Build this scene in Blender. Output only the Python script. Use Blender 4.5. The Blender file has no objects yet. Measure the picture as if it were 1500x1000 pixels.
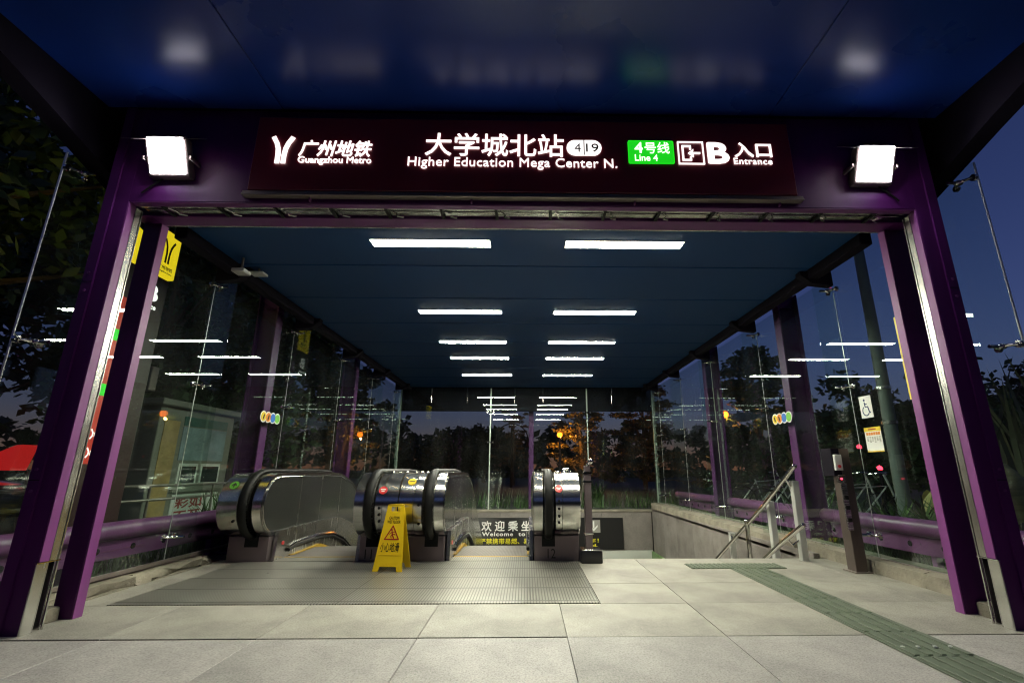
import bpy, bmesh, math, random
from mathutils import Vector, Matrix
R = math.radians
scene = bpy.context.scene
col = scene.collection

# ------------------------------------------------------------------ camera
cam_d = bpy.data.cameras.new("camera")
cam = bpy.data.objects.new("camera", cam_d); col.objects.link(cam)
cam_d.sensor_width = 36.0; cam_d.lens = 693.0 / 1500.0 * 36.0
cam_d.shift_x = -35.0 / 1500.0
cam_d.clip_start = 0.02; cam_d.clip_end = 2000
p, yw = R(15.1), R(1.06)
F_ = Vector((math.sin(yw) * math.cos(p), math.cos(yw) * math.cos(p), math.sin(p)))
R_ = Vector((math.cos(yw), -math.sin(yw), 0)); U_ = R_.cross(F_)
M_ = Matrix((R_, U_, -F_)).transposed().to_4x4(); M_.translation = Vector((0, 0, 1.0))
cam.matrix_world = M_
scene.camera = cam

# ------------------------------------------------------------------ dusk sky
world = bpy.data.worlds.new("World"); scene.world = world; world.use_nodes = True
wn = world.node_tree.nodes; wl = world.node_tree.links
bg = wn["Background"]
sky = wn.new("ShaderNodeTexSky"); sky.sky_type = 'NISHITA'; sky.sun_disc = False
sky.sun_elevation = R(4.5); sky.sun_rotation = R(235); sky.altitude = 0
sky.air_density = 1.1; sky.dust_density = 0.0; sky.ozone_density = 4.2
wb = wn.new("ShaderNodeMix"); wb.data_type = 'RGBA'; wb.blend_type = 'MULTIPLY'; wb.inputs[0].default_value = 1.0
wb.inputs[7].default_value = (1.3, 0.66, 0.98, 1)   # dusk white balance of the whole sky
wl.new(sky.outputs[0], wb.inputs[6]); wl.new(wb.outputs[2], bg.inputs[0]); bg.inputs[1].default_value = 0.026
STRIP_L, FLOOD_L, SIGN_L = 66.0, 36.0, 0.62
vs = scene.view_settings
vs.view_transform = 'Standard'; vs.look = 'None'; vs.exposure = 1.15; vs.gamma = 1.0
vs.use_curve_mapping = False
cy = scene.cycles
cy.filter_width = 1.15
cy.use_denoising = True; cy.max_bounces = 10; cy.transparent_max_bounces = 32
cy.glossy_bounces = 6; cy.diffuse_bounces = 4; cy.transmission_bounces = 6
cy.sample_clamp_indirect = 6.0; cy.caustics_reflective = False; cy.caustics_refractive = False

# ------------------------------------------------------------------ materials
def new_mat(name):
    m = bpy.data.materials.new(name); m.use_nodes = True
    nt = m.node_tree
    return m, nt, nt.nodes["Principled BSDF"]

def mat(name, c, rough=0.5, metal=0.0, var=0.15, scale=8.0, bump=0.0, bscale=40.0, stretch=None,
        coat=0.0, rvar=0.0, spec=0.5):
    m, nt, b = new_mat(name)
    n, l = nt.nodes, nt.links
    tc = n.new("ShaderNodeTexCoord"); mp = n.new("ShaderNodeMapping"); l.new(tc.outputs["Object"], mp.inputs[0])
    if stretch: mp.inputs["Scale"].default_value = stretch
    nz = n.new("ShaderNodeTexNoise"); nz.inputs["Scale"].default_value = scale
    nz.inputs["Detail"].default_value = 6; l.new(mp.outputs[0], nz.inputs[0])
    mx = n.new("ShaderNodeMix"); mx.data_type = 'RGBA'
    mx.inputs[6].default_value = (*[v * (1 - var) for v in c], 1)
    mx.inputs[7].default_value = (*[min(1, v * (1 + var)) for v in c], 1)
    l.new(nz.outputs[0], mx.inputs[0]); l.new(mx.outputs[2], b.inputs["Base Color"])
    b.inputs["Roughness"].default_value = rough; b.inputs["Metallic"].default_value = metal
    b.inputs["Coat Weight"].default_value = coat; b.inputs["Specular IOR Level"].default_value = spec
    if rvar:
        mr = n.new("ShaderNodeMapRange"); mr.inputs[3].default_value = max(0.02, rough - rvar); mr.inputs[4].default_value = rough + rvar
        l.new(nz.outputs[0], mr.inputs[0]); l.new(mr.outputs[0], b.inputs["Roughness"])
    if bump:
        n2 = n.new("ShaderNodeTexNoise"); n2.inputs["Scale"].default_value = bscale; n2.inputs["Detail"].default_value = 5
        l.new(mp.outputs[0], n2.inputs[0])
        bp = n.new("ShaderNodeBump"); bp.inputs["Strength"].default_value = bump; bp.inputs["Distance"].default_value = 0.01
        l.new(n2.outputs[0], bp.inputs["Height"]); l.new(bp.outputs[0], b.inputs["Normal"])
    return m

def emit(name, c, s):
    m, nt, b = new_mat(name)
    b.inputs["Base Color"].default_value = (*[min(1, v) * 0.8 for v in c], 1)
    b.inputs["Emission Color"].default_value = (*c, 1); b.inputs["Emission Strength"].default_value = s
    b.inputs["Roughness"].default_value = 0.4
    return m

def granite(name, base, dirt=0.48):
    m, nt, b = new_mat(name); n, l = nt.nodes, nt.links
    tc = n.new("ShaderNodeTexCoord")
    sp = n.new("ShaderNodeTexNoise"); sp.inputs["Scale"].default_value = 95; sp.inputs["Detail"].default_value = 3; sp.inputs["Roughness"].default_value = 0.75
    l.new(tc.outputs["Object"], sp.inputs[0])
    cr = n.new("ShaderNodeValToRGB"); e = cr.color_ramp.elements
    e[0].position = 0.34; e[0].color = (*[v * 0.58 for v in base], 1)
    e[1].position = 0.66; e[1].color = (*[min(1, v * 1.2) for v in base], 1)
    k = cr.color_ramp.elements.new(0.47); k.color = (*[v * 0.92 for v in base], 1)
    l.new(sp.outputs[0], cr.inputs[0])
    st = n.new("ShaderNodeTexNoise"); st.inputs["Scale"].default_value = 1.7; st.inputs["Detail"].default_value = 7; st.inputs["Roughness"].default_value = 0.65
    l.new(tc.outputs["Object"], st.inputs[0])
    sr = n.new("ShaderNodeMapRange"); sr.inputs[1].default_value = 0.40; sr.inputs[2].default_value = 0.78
    sr.inputs[3].default_value = 1.0; sr.inputs[4].default_value = 1.0 - dirt; l.new(st.outputs[0], sr.inputs[0])
    # scattered dark stains (gum spots)
    vo = n.new("ShaderNodeTexVoronoi"); vo.inputs["Scale"].default_value = 2.6; vo.inputs["Randomness"].default_value = 1
    l.new(tc.outputs["Object"], vo.inputs[0])
    vr = n.new("ShaderNodeMapRange"); vr.inputs[1].default_value = 0.045; vr.inputs[2].default_value = 0.085
    vr.inputs[3].default_value = 0.72; vr.inputs[4].default_value = 1.0; l.new(vo.outputs["Distance"], vr.inputs[0])
    oi = n.new("ShaderNodeObjectInfo"); orr = n.new("ShaderNodeMapRange"); orr.inputs[3].default_value = 0.9; orr.inputs[4].default_value = 1.06
    l.new(oi.outputs["Random"], orr.inputs[0])
    m1 = n.new("ShaderNodeMath"); m1.operation = 'MULTIPLY'; l.new(sr.outputs[0], m1.inputs[0]); l.new(vr.outputs[0], m1.inputs[1])
    m2 = n.new("ShaderNodeMath"); m2.operation = 'MULTIPLY'; l.new(m1.outputs[0], m2.inputs[0]); l.new(orr.outputs[0], m2.inputs[1])
    mx = n.new("ShaderNodeMix"); mx.data_type = 'RGBA'; mx.blend_type = 'MULTIPLY'; mx.inputs[0].default_value = 1
    l.new(cr.outputs[0], mx.inputs[6]); l.new(m2.outputs[0], mx.inputs[7]); l.new(mx.outputs[2], b.inputs["Base Color"])
    rr = n.new("ShaderNodeMapRange"); rr.inputs[3].default_value = 0.42; rr.inputs[4].default_value = 0.72; l.new(st.outputs[0], rr.inputs[0])
    l.new(rr.outputs[0], b.inputs["Roughness"])
    bp = n.new("ShaderNodeBump"); bp.inputs["Strength"].default_value = 0.25; bp.inputs["Distance"].default_value = 0.002
    l.new(sp.outputs[0], bp.inputs["Height"]); l.new(bp.outputs[0], b.inputs["Normal"])
    return m

def steel(name, c=(0.56, 0.55, 0.52), rough=0.26, dirx=(1, 60, 60), var=0.12, aniso=0.4, bump=0.004):
    m = mat(name, c, rough, 1.0, var, 6.0, bump, 9.0, dirx, rvar=0.06)
    m.node_tree.nodes["Principled BSDF"].inputs["Anisotropic"].default_value = aniso
    return m

def grooved(name, c, pitch, metal, rough, depth, cross=0.0):
    """metal floor plate: fine grooves along y, optional cross breaks along x"""
    m, nt, b = new_mat(name); n, l = nt.nodes, nt.links
    tc = n.new("ShaderNodeTexCoord"); sx = n.new("ShaderNodeSeparateXYZ"); l.new(tc.outputs["Object"], sx.inputs[0])
    def wave(sock, pp, lo, hi):
        d = n.new("ShaderNodeMath"); d.operation = 'DIVIDE'; l.new(sock, d.inputs[0]); d.inputs[1].default_value = pp
        f = n.new("ShaderNodeMath"); f.operation = 'FRACT'; l.new(d.outputs[0], f.inputs[0])
        a = n.new("ShaderNodeMath"); a.operation = 'PINGPONG'; l.new(f.outputs[0], a.inputs[0]); a.inputs[1].default_value = 0.5
        r_ = n.new("ShaderNodeMapRange"); r_.inputs[1].default_value = lo; r_.inputs[2].default_value = hi; l.new(a.outputs[0], r_.inputs[0])
        return r_.outputs[0]
    w = wave(sx.outputs["X"], pitch, 0.10, 0.20)
    if cross:
        w2 = wave(sx.outputs["Y"], cross, 0.02, 0.05)
        mm = n.new("ShaderNodeMath"); mm.operation = 'MULTIPLY'; l.new(w, mm.inputs[0]); l.new(w2, mm.inputs[1]); w = mm.outputs[0]
    nz = n.new("ShaderNodeTexNoise"); nz.inputs["Scale"].default_value = 3.5; nz.inputs["Detail"].default_value = 6; l.new(tc.outputs["Object"], nz.inputs[0])
    mx = n.new("ShaderNodeMix"); mx.data_type = 'RGBA'
    mx.inputs[6].default_value = (*[v * 0.38 for v in c], 1); mx.inputs[7].default_value = (*c, 1); l.new(w, mx.inputs[0])
    m3 = n.new("ShaderNodeMix"); m3.data_type = 'RGBA'; m3.blend_type = 'MULTIPLY'; m3.inputs[0].default_value = 0.7
    l.new(mx.outputs[2], m3.inputs[6]); l.new(nz.outputs[0], m3.inputs[7])
    g = n.new("ShaderNodeMix"); g.data_type = 'RGBA'; g.inputs[0].default_value = 0.45
    l.new(m3.outputs[2], g.inputs[6]); l.new(mx.outputs[2], g.inputs[7]); l.new(g.outputs[2], b.inputs["Base Color"])
    b.inputs["Metallic"].default_value = metal
    rr = n.new("ShaderNodeMapRange"); rr.inputs[3].default_value = rough - 0.1; rr.inputs[4].default_value = rough + 0.15; l.new(nz.outputs[0], rr.inputs[0])
    l.new(rr.outputs[0], b.inputs["Roughness"])
    bp = n.new("ShaderNodeBump"); bp.inputs["Strength"].default_value = 0.6; bp.inputs["Distance"].default_value = depth
    l.new(w, bp.inputs["Height"]); l.new(bp.outputs[0], b.inputs["Normal"])
    return m

def glass(name, tint=(0.90, 0.96, 0.93), ior=1.5, dust=0.005):
    m = bpy.data.materials.new(name); m.use_nodes = True; nt = m.node_tree; n, l = nt.nodes, nt.links
    for x in list(n): n.remove(x)
    out = n.new("ShaderNodeOutputMaterial"); tr = n.new("ShaderNodeBsdfTransparent"); tr.inputs[0].default_value = (*tint, 1)
    gl = n.new("ShaderNodeBsdfGlossy"); gl.inputs["Roughness"].default_value = 0.0; gl.inputs[0].default_value = (0.95, 1, 0.97, 1)
    fr = n.new("ShaderNodeFresnel"); fr.inputs[0].default_value = ior
    geo = n.new("ShaderNodeNewGeometry")
    # same reflectance whichever side of the thin sheet is met
    mi = n.new("ShaderNodeMix"); mi.data_type = 'FLOAT'; mi.inputs[2].default_value = ior; mi.inputs[3].default_value = 1 / ior
    l.new(geo.outputs["Backfacing"], mi.inputs[0]); l.new(mi.outputs[0], fr.inputs[0])
    mul = n.new("ShaderNodeMath"); mul.operation = 'MULTIPLY'; mul.inputs[1].default_value = 1.0; l.new(fr.outputs[0], mul.inputs[0])
    mx = n.new("ShaderNodeMixShader"); l.new(mul.outputs[0], mx.inputs[0]); l.new(tr.outputs[0], mx.inputs[1]); l.new(gl.outputs[0], mx.inputs[2])
    df = n.new("ShaderNodeBsdfDiffuse"); df.inputs[0].default_value = (0.5, 0.5, 0.47, 1)
    tc = n.new("ShaderNodeTexCoord"); nz = n.new("ShaderNodeTexNoise"); nz.inputs["Scale"].default_value = 2.2; nz.inputs["Detail"].default_value = 8
    mp = n.new("ShaderNodeMapping"); mp.inputs["Scale"].default_value = (1, 1, 0.35); l.new(tc.outputs["Object"], mp.inputs[0]); l.new(mp.outputs[0], nz.inputs[0])
    dr = n.new("ShaderNodeMapRange"); dr.inputs[1].default_value = 0.4; dr.inputs[2].default_value = 0.8; dr.inputs[3].default_value = dust * 0.3; dr.inputs[4].default_value = dust * 3
    l.new(nz.outputs[0], dr.inputs[0])
    m2 = n.new("ShaderNodeMixShader"); l.new(dr.outputs[0], m2.inputs[0]); l.new(mx.outputs[0], m2.inputs[1]); l.new(df.outputs[0], m2.inputs[2])
    l.new(m2.outputs[0], out.inputs[0])
    return m

def leafmat(name, c):
    m, nt, b = new_mat(name); n, l = nt.nodes, nt.links
    geo = n.new("ShaderNodeNewGeometry")
    cr = n.new("ShaderNodeMix"); cr.data_type = 'RGBA'
    cr.inputs[6].default_value = (*[v * 0.5 for v in c], 1); cr.inputs[7].default_value = (*[v * 1.6 for v in c], 1)
    l.new(geo.outputs["Random Per Island"], cr.inputs[0]); l.new(cr.outputs[2], b.inputs["Base Color"])
    b.inputs["Roughness"].default_value = 0.55
    return m

M = dict(
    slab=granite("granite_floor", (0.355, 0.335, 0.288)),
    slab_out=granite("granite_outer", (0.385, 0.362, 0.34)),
    curb=mat("rough_cement", (0.25, 0.225, 0.175), 0.9, 0, 0.6, 5, 1.0, 30),
    wallstone=granite("wall_stone", (0.25, 0.225, 0.205), 0.5),
    joint=mat("joint_grout", (0.045, 0.042, 0.04), 0.95),
    asphalt=mat("asphalt", (0.05, 0.05, 0.05), 0.85, 0, 0.3, 3, 0.4, 90),
    purple=mat("purple_paint_lit", (0.185, 0.038, 0.19), 0.42, 0, 0.30, 3.0, 0.04, 60, (4, 4, 0.7), rvar=0.08),  # frame purple, lighter copy for inner faces lit by the strips
    purple_shaded=mat("purple_paint_shaded", (0.075, 0.008, 0.095), 0.45, 0, 0.30, 3.0, 0.04, 60, (4, 4, 0.7), rvar=0.08, spec=0.3),  # same purple darkened for front faces, their shade put into the colour
    purple_half_lit=mat("purple_paint_half_lit", (0.125, 0.022, 0.14), 0.42, 0, 0.30, 3.0, 0.04, 60, (4, 4, 0.7), rvar=0.08),  # in-between copy of the purple, weaker light put into the colour
    purple_rail=mat("purple_guard_paint", (0.20, 0.06, 0.19), 0.35, 0, 0.25, 2.2, 0.05, 20, rvar=0.12),
    dark=mat("dark_painted_steel", (0.010, 0.008, 0.014), 0.85, spec=0.1),
    black=mat("black_rubber", (0.005, 0.005, 0.005), 0.55, 0, 0.2, 5, spec=0.25),
    blackgap=mat("dark_recess", (0.006, 0.006, 0.006), 0.9),
    blue_in=mat("blue_ceiling_sheet", (0.012, 0.055, 0.175), 0.45, 0, 0.1, 1.2, 0.0, 4, rvar=0.06, spec=0.22),
    blue_out=mat("blue_canopy_sheet", (0.008, 0.034, 0.22), 0.28, 0, 0.1, 1.0, 0.0, 3, rvar=0.04, spec=0.42),
    steel=steel("brushed_steel"), steel_v=steel("brushed_steel_vertical", dirx=(2, 2, 0.3), var=0.03, bump=0.0, aniso=0.0),
    steel_x=steel("brushed_steel_drum", (0.68, 0.67, 0.63), 0.2, (40, 3, 3)),
    chrome=mat("polished_steel", (0.62, 0.61, 0.58), 0.12, 1.0, 0.05, 10),
    panel=mat("balustrade_steel", (0.15, 0.155, 0.145), 0.13, 0.85, 0.12, 3.0, 0.0, 9, (25, 25, 0.6), rvar=0.06),
    mauve=mat("mauve_steel_cladding", (0.21, 0.165, 0.175), 0.38, 0.6, 0.2, 3, 0.05, 30),
    greysteel=mat("weathered_steel_post", (0.26, 0.22, 0.20), 0.4, 0.7, 0.25, 4, 0.1, 40, rvar=0.1),
    white_post=mat("pale_satin_steel", (0.62, 0.63, 0.60), 0.35, 0.5, 0.1, 4),
    plate=grooved("escalator_floor_plate", (0.42, 0.41, 0.36), 0.024, 0.65, 0.30, 0.004, 0.42),
    tread=grooved("step_tread", (0.24, 0.215, 0.20), 0.018, 0.5, 0.45, 0.006),
    yellow=mat("yellow_plastic", (0.75, 0.50, 0.008), 0.38, 0, 0.08, 3),
    yline=mat("yellow_line", (0.45, 0.28, 0.02), 0.5),
    ink=mat("black_ink", (0.015, 0.012, 0.01), 0.5), red_ink=mat("dark_red_ink", (0.30, 0.012, 0.012), 0.5),
    red=mat("red_sticker", (0.62, 0.03, 0.035), 0.35), green_st=mat("green_sticker", (0.16, 0.50, 0.06), 0.35),
    white=mat("white_print", (0.78, 0.78, 0.75), 0.4, 0, 0.03), yellow_st=mat("yellow_sticker", (0.75, 0.55, 0.02), 0.35),
    blue_st=mat("blue_sticker", (0.03, 0.16, 0.55), 0.35), orange_st=mat("orange_sticker", (0.75, 0.25, 0.03), 0.35),
    navy=mat("navy_print", (0.01, 0.02, 0.12), 0.4),
    maroon=mat("maroon_sign_panel", (0.17, 0.012, 0.024), 0.35, 0, 0.15, 1.5),
    brown_post=mat("brown_steel_post", (0.115, 0.09, 0.08), 0.42, 0.5, 0.25, 4, 0.1, 40, rvar=0.1), dark_red=mat("dark_red_body", (0.035, 0.005, 0.007), 0.5), tactile=mat("green_tactile", (0.095, 0.118, 0.08), 0.55, 0, 0.3, 6, 0.15, 50),
    board=mat("black_board", (0.012, 0.012, 0.013), 0.3), boardgrey=mat("grey_board_square", (0.30, 0.29, 0.26), 0.5),
    ytext=mat("yellow_lettering", (0.75, 0.68, 0.03), 0.5),
    pale=mat("pale_enamel_panel", (0.52, 0.54, 0.49), 0.4, 0, 0.08, 2), green_tile=mat("green_tile", (0.12, 0.22, 0.07), 0.4),
    letter=emit("lit_white_letters", (1, 0.93, 0.9), SIGN_L), green_lit=emit("lit_green_panel", (0.01, 0.55, 0.012), 0.5),
    strip=emit("fluorescent_diffuser", (0.98, 0.98, 0.80), STRIP_L), flood=emit("floodlight_glass", (0.90, 0.88, 1.0), FLOOD_L),
    orange_lamp=emit("sodium_lamp", (1.0, 0.14, 0.008), 4.5), ywlit=emit("lit_yellow_sign", (1.0, 0.70, 0.015), 0.42),
    redlit=emit("lit_red_sign", (0.75, 0.035, 0.02), 0.13), redspot=emit("red_signal", (1, 0.03, 0.06), 3),
    tinylamp=emit("far_window_light", (1, 0.75, 0.5), 4), orangefar=emit("far_orange_lamp", (1, 0.25, 0.05), 14),
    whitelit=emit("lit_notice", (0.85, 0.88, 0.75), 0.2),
    glass=glass("clear_glass"), 
    white_enamel=mat("white_enamel", (0.62, 0.62, 0.60), 0.45), grey_pole=mat("grey_green_pole", (0.14, 0.165, 0.16), 0.5, 0, 0.2, 3),
    kiosk=mat("kiosk_panel", (0.17, 0.17, 0.145), 0.5, 0, 0.15, 3), kiosk_dark=mat("kiosk_window", (0.02, 0.03, 0.03), 0.12),
    poster=mat("poster_print", (0.20, 0.26, 0.30), 0.5, 0, 0.7, 3), poster2=mat("poster_ochre", (0.36, 0.25, 0.10), 0.5, 0, 0.6, 4),
    posterv=mat("poster_violet", (0.12, 0.10, 0.28), 0.4, 0, 0.6, 3), teal=mat("teal_screen", (0.02, 0.11, 0.10), 0.3),
    carpaint=mat("dark_car_paint", (0.03, 0.032, 0.036), 0.18, 0, 0.1, 2, coat=1.0), carpaint2=mat("silver_car_paint", (0.30, 0.31, 0.31), 0.25, 0.5, 0.1, 2, coat=0.6),
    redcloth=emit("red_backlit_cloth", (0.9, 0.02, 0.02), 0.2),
    leaf_dark=leafmat("dark_leaf", (0.045, 0.085, 0.028)), leaf_mid=leafmat("mid_leaf", (0.06, 0.11, 0.03)),
    leaf_far=leafmat("far_leaf", (0.022, 0.034, 0.018)), leaf_ochre=leafmat("needle_leaf", (0.11, 0.09, 0.03)),
    grass=leafmat("grass_blade", (0.04, 0.085, 0.016)), reed=leafmat("reed_blade", (0.10, 0.11, 0.06)),
    bark=mat("bark", (0.12, 0.09, 0.06), 0.9, 0, 0.4, 8, 0.6, 20),
    cover_a=mat("striped_cover", (0.42, 0.38, 0.14), 0.6, 0, 0.8, 2.0, stretch=(1, 1, 9)), 
    block=mat("far_facade", (0.10, 0.10, 0.11), 0.8),
)
# interactive stripes of the road etc. are not in view

# ------------------------------------------------------------------ mesh helpers
class MB:
    def __init__(s): s.bm = bmesh.new()
    def box(s, x0, x1, y0, y1, z0, z1):
        x0, x1 = min(x0, x1), max(x0, x1)
        v = [s.bm.verts.new(c) for c in ((x0,y0,z0),(x1,y0,z0),(x1,y1,z0),(x0,y1,z0),(x0,y0,z1),(x1,y0,z1),(x1,y1,z1),(x0,y1,z1))]
        for f in ((3,2,1,0),(4,5,6,7),(0,1,5,4),(1,2,6,5),(2,3,7,6),(3,0,4,7)): s.bm.faces.new([v[i] for i in f])
        return s
    def bbox(s, x0, x1, y0, y1, z0, z1, b=0.004, seg=2):
        t = bmesh.new(); m = MB.__new__(MB); m.bm = t; m.box(x0, x1, y0, y1, z0, z1)
        bmesh.ops.bevel(t, geom=t.edges[:], offset=b, segments=seg, affect='EDGES', profile=0.5)
        s.merge(t); return s
    def merge(s, t, mx=None):
        me = bpy.data.meshes.new("tmp"); t.to_mesh(me); t.free()
        if mx is not None: me.transform(mx)
        s.bm.from_mesh(me); bpy.data.meshes.remove(me)
    def prism(s, poly, axis, a, b):
        """extrude a 2-D polygon along axis ('x': (y,z), 'y': (x,z), 'z': (x,y))"""
        def P(u, v, w): return {'x': (w, u, v), 'y': (u, w, v), 'z': (u, v, w)}[axis]
        A = [s.bm.verts.new(P(u, v, a)) for u, v in poly]; B = [s.bm.verts.new(P(u, v, b)) for u, v in poly]
        k = len(poly)
        fs = [s.bm.faces.new(A), s.bm.faces.new(B[::-1])]
        for i in range(k): fs.append(s.bm.faces.new((A[i], B[i], B[(i+1) % k], A[(i+1) % k])))
        bmesh.ops.recalc_face_normals(s.bm, faces=fs)
        return s
    def tube(s, pts, r, seg=10, cap=True, flat=1.0):
        pts = [Vector(q) for q in pts]; rr = r if isinstance(r, (list, tuple)) else [r] * len(pts)
        rings = []; nrm = None
        for i, q in enumerate(pts):
            t = (pts[min(i+1, len(pts)-1)] - pts[max(i-1, 0)]).normalized()
            if nrm is None:
                nrm = t.orthogonal().normalized()
                if abs(t.x) < 0.9: nrm = (Vector((1,0,0)) - t * t.x).normalized()
            else: nrm = (nrm - t * nrm.dot(t)).normalized()
            bn = t.cross(nrm)
            rings.append([s.bm.verts.new(q + (nrm * math.cos(2*math.pi*j/seg) + bn * math.sin(2*math.pi*j/seg) * flat) * rr[i]) for j in range(seg)])
        for a, b in zip(rings, rings[1:]):
            for j in range(seg): s.bm.faces.new((a[j], a[(j+1) % seg], b[(j+1) % seg], b[j]))
        if cap:
            s.bm.faces.new(rings[0][::-1]); s.bm.faces.new(rings[-1])
        return s
    def ring(s, c, rad, r, axis='x', seg=28, sub=6):
        c = Vector(c); e = {'x': (Vector((0,1,0)), Vector((0,0,1)), Vector((1,0,0))), 'y': (Vector((1,0,0)), Vector((0,0,1)), Vector((0,1,0))), 'z': (Vector((1,0,0)), Vector((0,1,0)), Vector((0,0,1)))}[axis]
        rs = []
        for i in range(seg):
            a = 2*math.pi*i/seg; d = e[0]*math.cos(a) + e[1]*math.sin(a)
            rs.append([s.bm.verts.new(c + d*(rad + r*math.cos(2*math.pi*j/sub)) + e[2]*r*math.sin(2*math.pi*j/sub)) for j in range(sub)])
        for i in range(seg):
            a, b = rs[i], rs[(i+1) % seg]
            for j in range(sub): s.bm.faces.new((a[j], a[(j+1) % sub], b[(j+1) % sub], b[j]))
        return s
    def disc(s, c, rad, th, axis='y', seg=20):
        a = [(math.cos(2*math.pi*i/seg)*rad, math.sin(2*math.pi*i/seg)*rad) for i in range(seg)]
        if axis == 'y': return s.prism([(c[0]+u, c[2]+v) for u, v in a], 'y', c[1]-th/2, c[1]+th/2)
        if axis == 'x': return s.prism([(c[1]+u, c[2]+v) for u, v in a], 'x', c[0]-th/2, c[0]+th/2)
        return s.prism([(c[0]+u, c[1]+v) for u, v in a], 'z', c[2]-th/2, c[2]+th/2)
    def sphere(s, c, r, sc=(1,1,1), sub=2):
        t = bmesh.new(); bmesh.ops.create_icosphere(t, subdivisions=sub, radius=r)
        s.merge(t, Matrix.Translation(c) @ Matrix.Diagonal((*sc, 1))); return s
    def build(s, name, m, parent=None, smooth=40, **kw):
        me = bpy.data.meshes.new(name)
        if parent is not None and parent.type == 'EMPTY' or (parent is not None and parent.get("_o")):
            pass
        off = origin_of(parent)
        s.bm.to_mesh(me); s.bm.free()
        if off.length: me.transform(Matrix.Translation(-off))
        if smooth:
            me.shade_smooth(); me.set_sharp_from_angle(angle=R(smooth))
        return link(name, me, m, parent, **kw)

def origin_of(o):
    v = Vector((0, 0, 0))
    while o is not None: v += o.location; o = o.parent
    return v
def link(name, me, m, parent=None, **kw):
    o = bpy.data.objects.new(name, me); col.objects.link(o)
    if m is not None:
        me.materials.clear(); me.materials.append(M[m] if isinstance(m, str) else m)
    o.parent = parent
    for k, v in kw.items(): o[{'cat': 'category'}.get(k, k)] = v
    return o
def thing(name, label, cat, loc=(0, 0, 0), group=None):
    o = bpy.data.objects.new(name, None); col.objects.link(o); o.location = loc; o.empty_display_size = 0.1
    o["label"] = label; o["category"] = cat
    if group: o["group"] = group
    return o
def struct(name, m, mb, **kw):
    return mb.build(name, m, None, kind="structure", **kw)
def structure_root(name):
    o = bpy.data.objects.new(name, None); col.objects.link(o); o["kind"] = "structure"; return o
def copy_tree(o, parent=None):
    c = o.copy(); col.objects.link(c); c.parent = parent
    for ch in list(o.children): copy_tree(ch, c)
    return c

_tcache = {}
def text_mesh(body, bold=0.0, shear=0.0, space=1.0):
    c = bpy.data.curves.new("t", 'FONT'); c.body = body; c.size = 1; c.shear = shear; c.space_character = space
    c.resolution_u = 3
    o = bpy.data.objects.new("t", c); col.objects.link(o)
    dg = bpy.context.evaluated_depsgraph_get(); dg.update()
    me = bpy.data.meshes.new_from_object(o.evaluated_get(dg))
    bpy.data.objects.remove(o); bpy.data.curves.remove(c)
    if bold:
        # heavier weight: nudged copies of the outline, each a hair deeper than the last
        bm = bmesh.new()
        for k, (dx, dy) in enumerate(((0, 0), (bold, 0), (-bold, 0), (0, bold), (0, -bold), (bold*.7, bold*.7), (-bold*.7, -bold*.7), (bold*.7, -bold*.7), (-bold*.7, bold*.7))):
            m2 = me.copy(); m2.transform(Matrix.Translation((dx, dy, 0.0035*k))); bm.from_mesh(m2); bpy.data.meshes.remove(m2)
        bm.to_mesh(me); bm.free()
    return me
def text(parent, name, body, u0, u1, v0, v1, m, org, right=(1,0,0), up=(0,0,1), th=0.006, bold=0.0, shear=0.0, space=1.0, words=False):
    """lettering fitted to the rectangle u0..u1 x v0..v1 of a plane; th = thickness towards the viewer"""
    me = text_mesh(body, bold, shear, space)
    xs = [v.co.x for v in me.vertices]; ys = [v.co.y for v in me.vertices]
    sx = (u1-u0)/(max(xs)-min(xs)); sy = (v1-v0)/(max(ys)-min(ys))
    bm = bmesh.new(); bm.from_mesh(me); bpy.data.meshes.remove(me)
    r_, up_ = Vector(right), Vector(up); nn = r_.cross(up_)
    bmesh.ops.remove_doubles(bm, verts=bm.verts[:], dist=1e-5)
    x0, y0 = min(xs), min(ys)
    if words:
        fs = sorted(bm.faces, key=lambda f: min(v.co.x for v in f.verts)); groups = []; hi = None
        for f in fs:
            a = min(v.co.x for v in f.verts); b_ = max(v.co.x for v in f.verts)
            if hi is None or a - hi > words: groups.append([]); hi = b_
            groups[-1].append(f); hi = max(hi, b_)
    for v in bm.verts:
        u = u0 + (v.co.x-x0)*sx; w = v0 + (v.co.y-y0)*sy
        v.co = Vector(org) + r_*u + up_*w + nn*(0.0008*v.co.z/0.0315 if bold else 0)
    if words:
        last = None
        for gf in groups:
            b2 = bmesh.new(); mp = {}
            for f in gf:
                for v in f.verts:
                    if v not in mp: mp[v] = b2.verts.new(v.co)
            for f in gf:
                try: b2.faces.new([mp[v] for v in f.verts])
                except ValueError: pass
            ext = bmesh.ops.extrude_face_region(b2, geom=b2.faces[:])
            for g in ext["geom"]:
                if isinstance(g, bmesh.types.BMVert): g.co += nn*th
            bmesh.ops.recalc_face_normals(b2, faces=b2.faces[:])
            mb = MB.__new__(MB); mb.bm = b2; last = mb.build(name, m, parent, smooth=0)
        bm.free(); return last
    ext = bmesh.ops.extrude_face_region(bm, geom=bm.faces[:])
    for g in ext["geom"]:
        if isinstance(g, bmesh.types.BMVert): g.co += nn*th
    bmesh.ops.recalc_face_normals(bm, faces=bm.faces[:])
    mb = MB.__new__(MB); mb.bm = bm
    return mb.build(name, m, parent, smooth=0)

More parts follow.
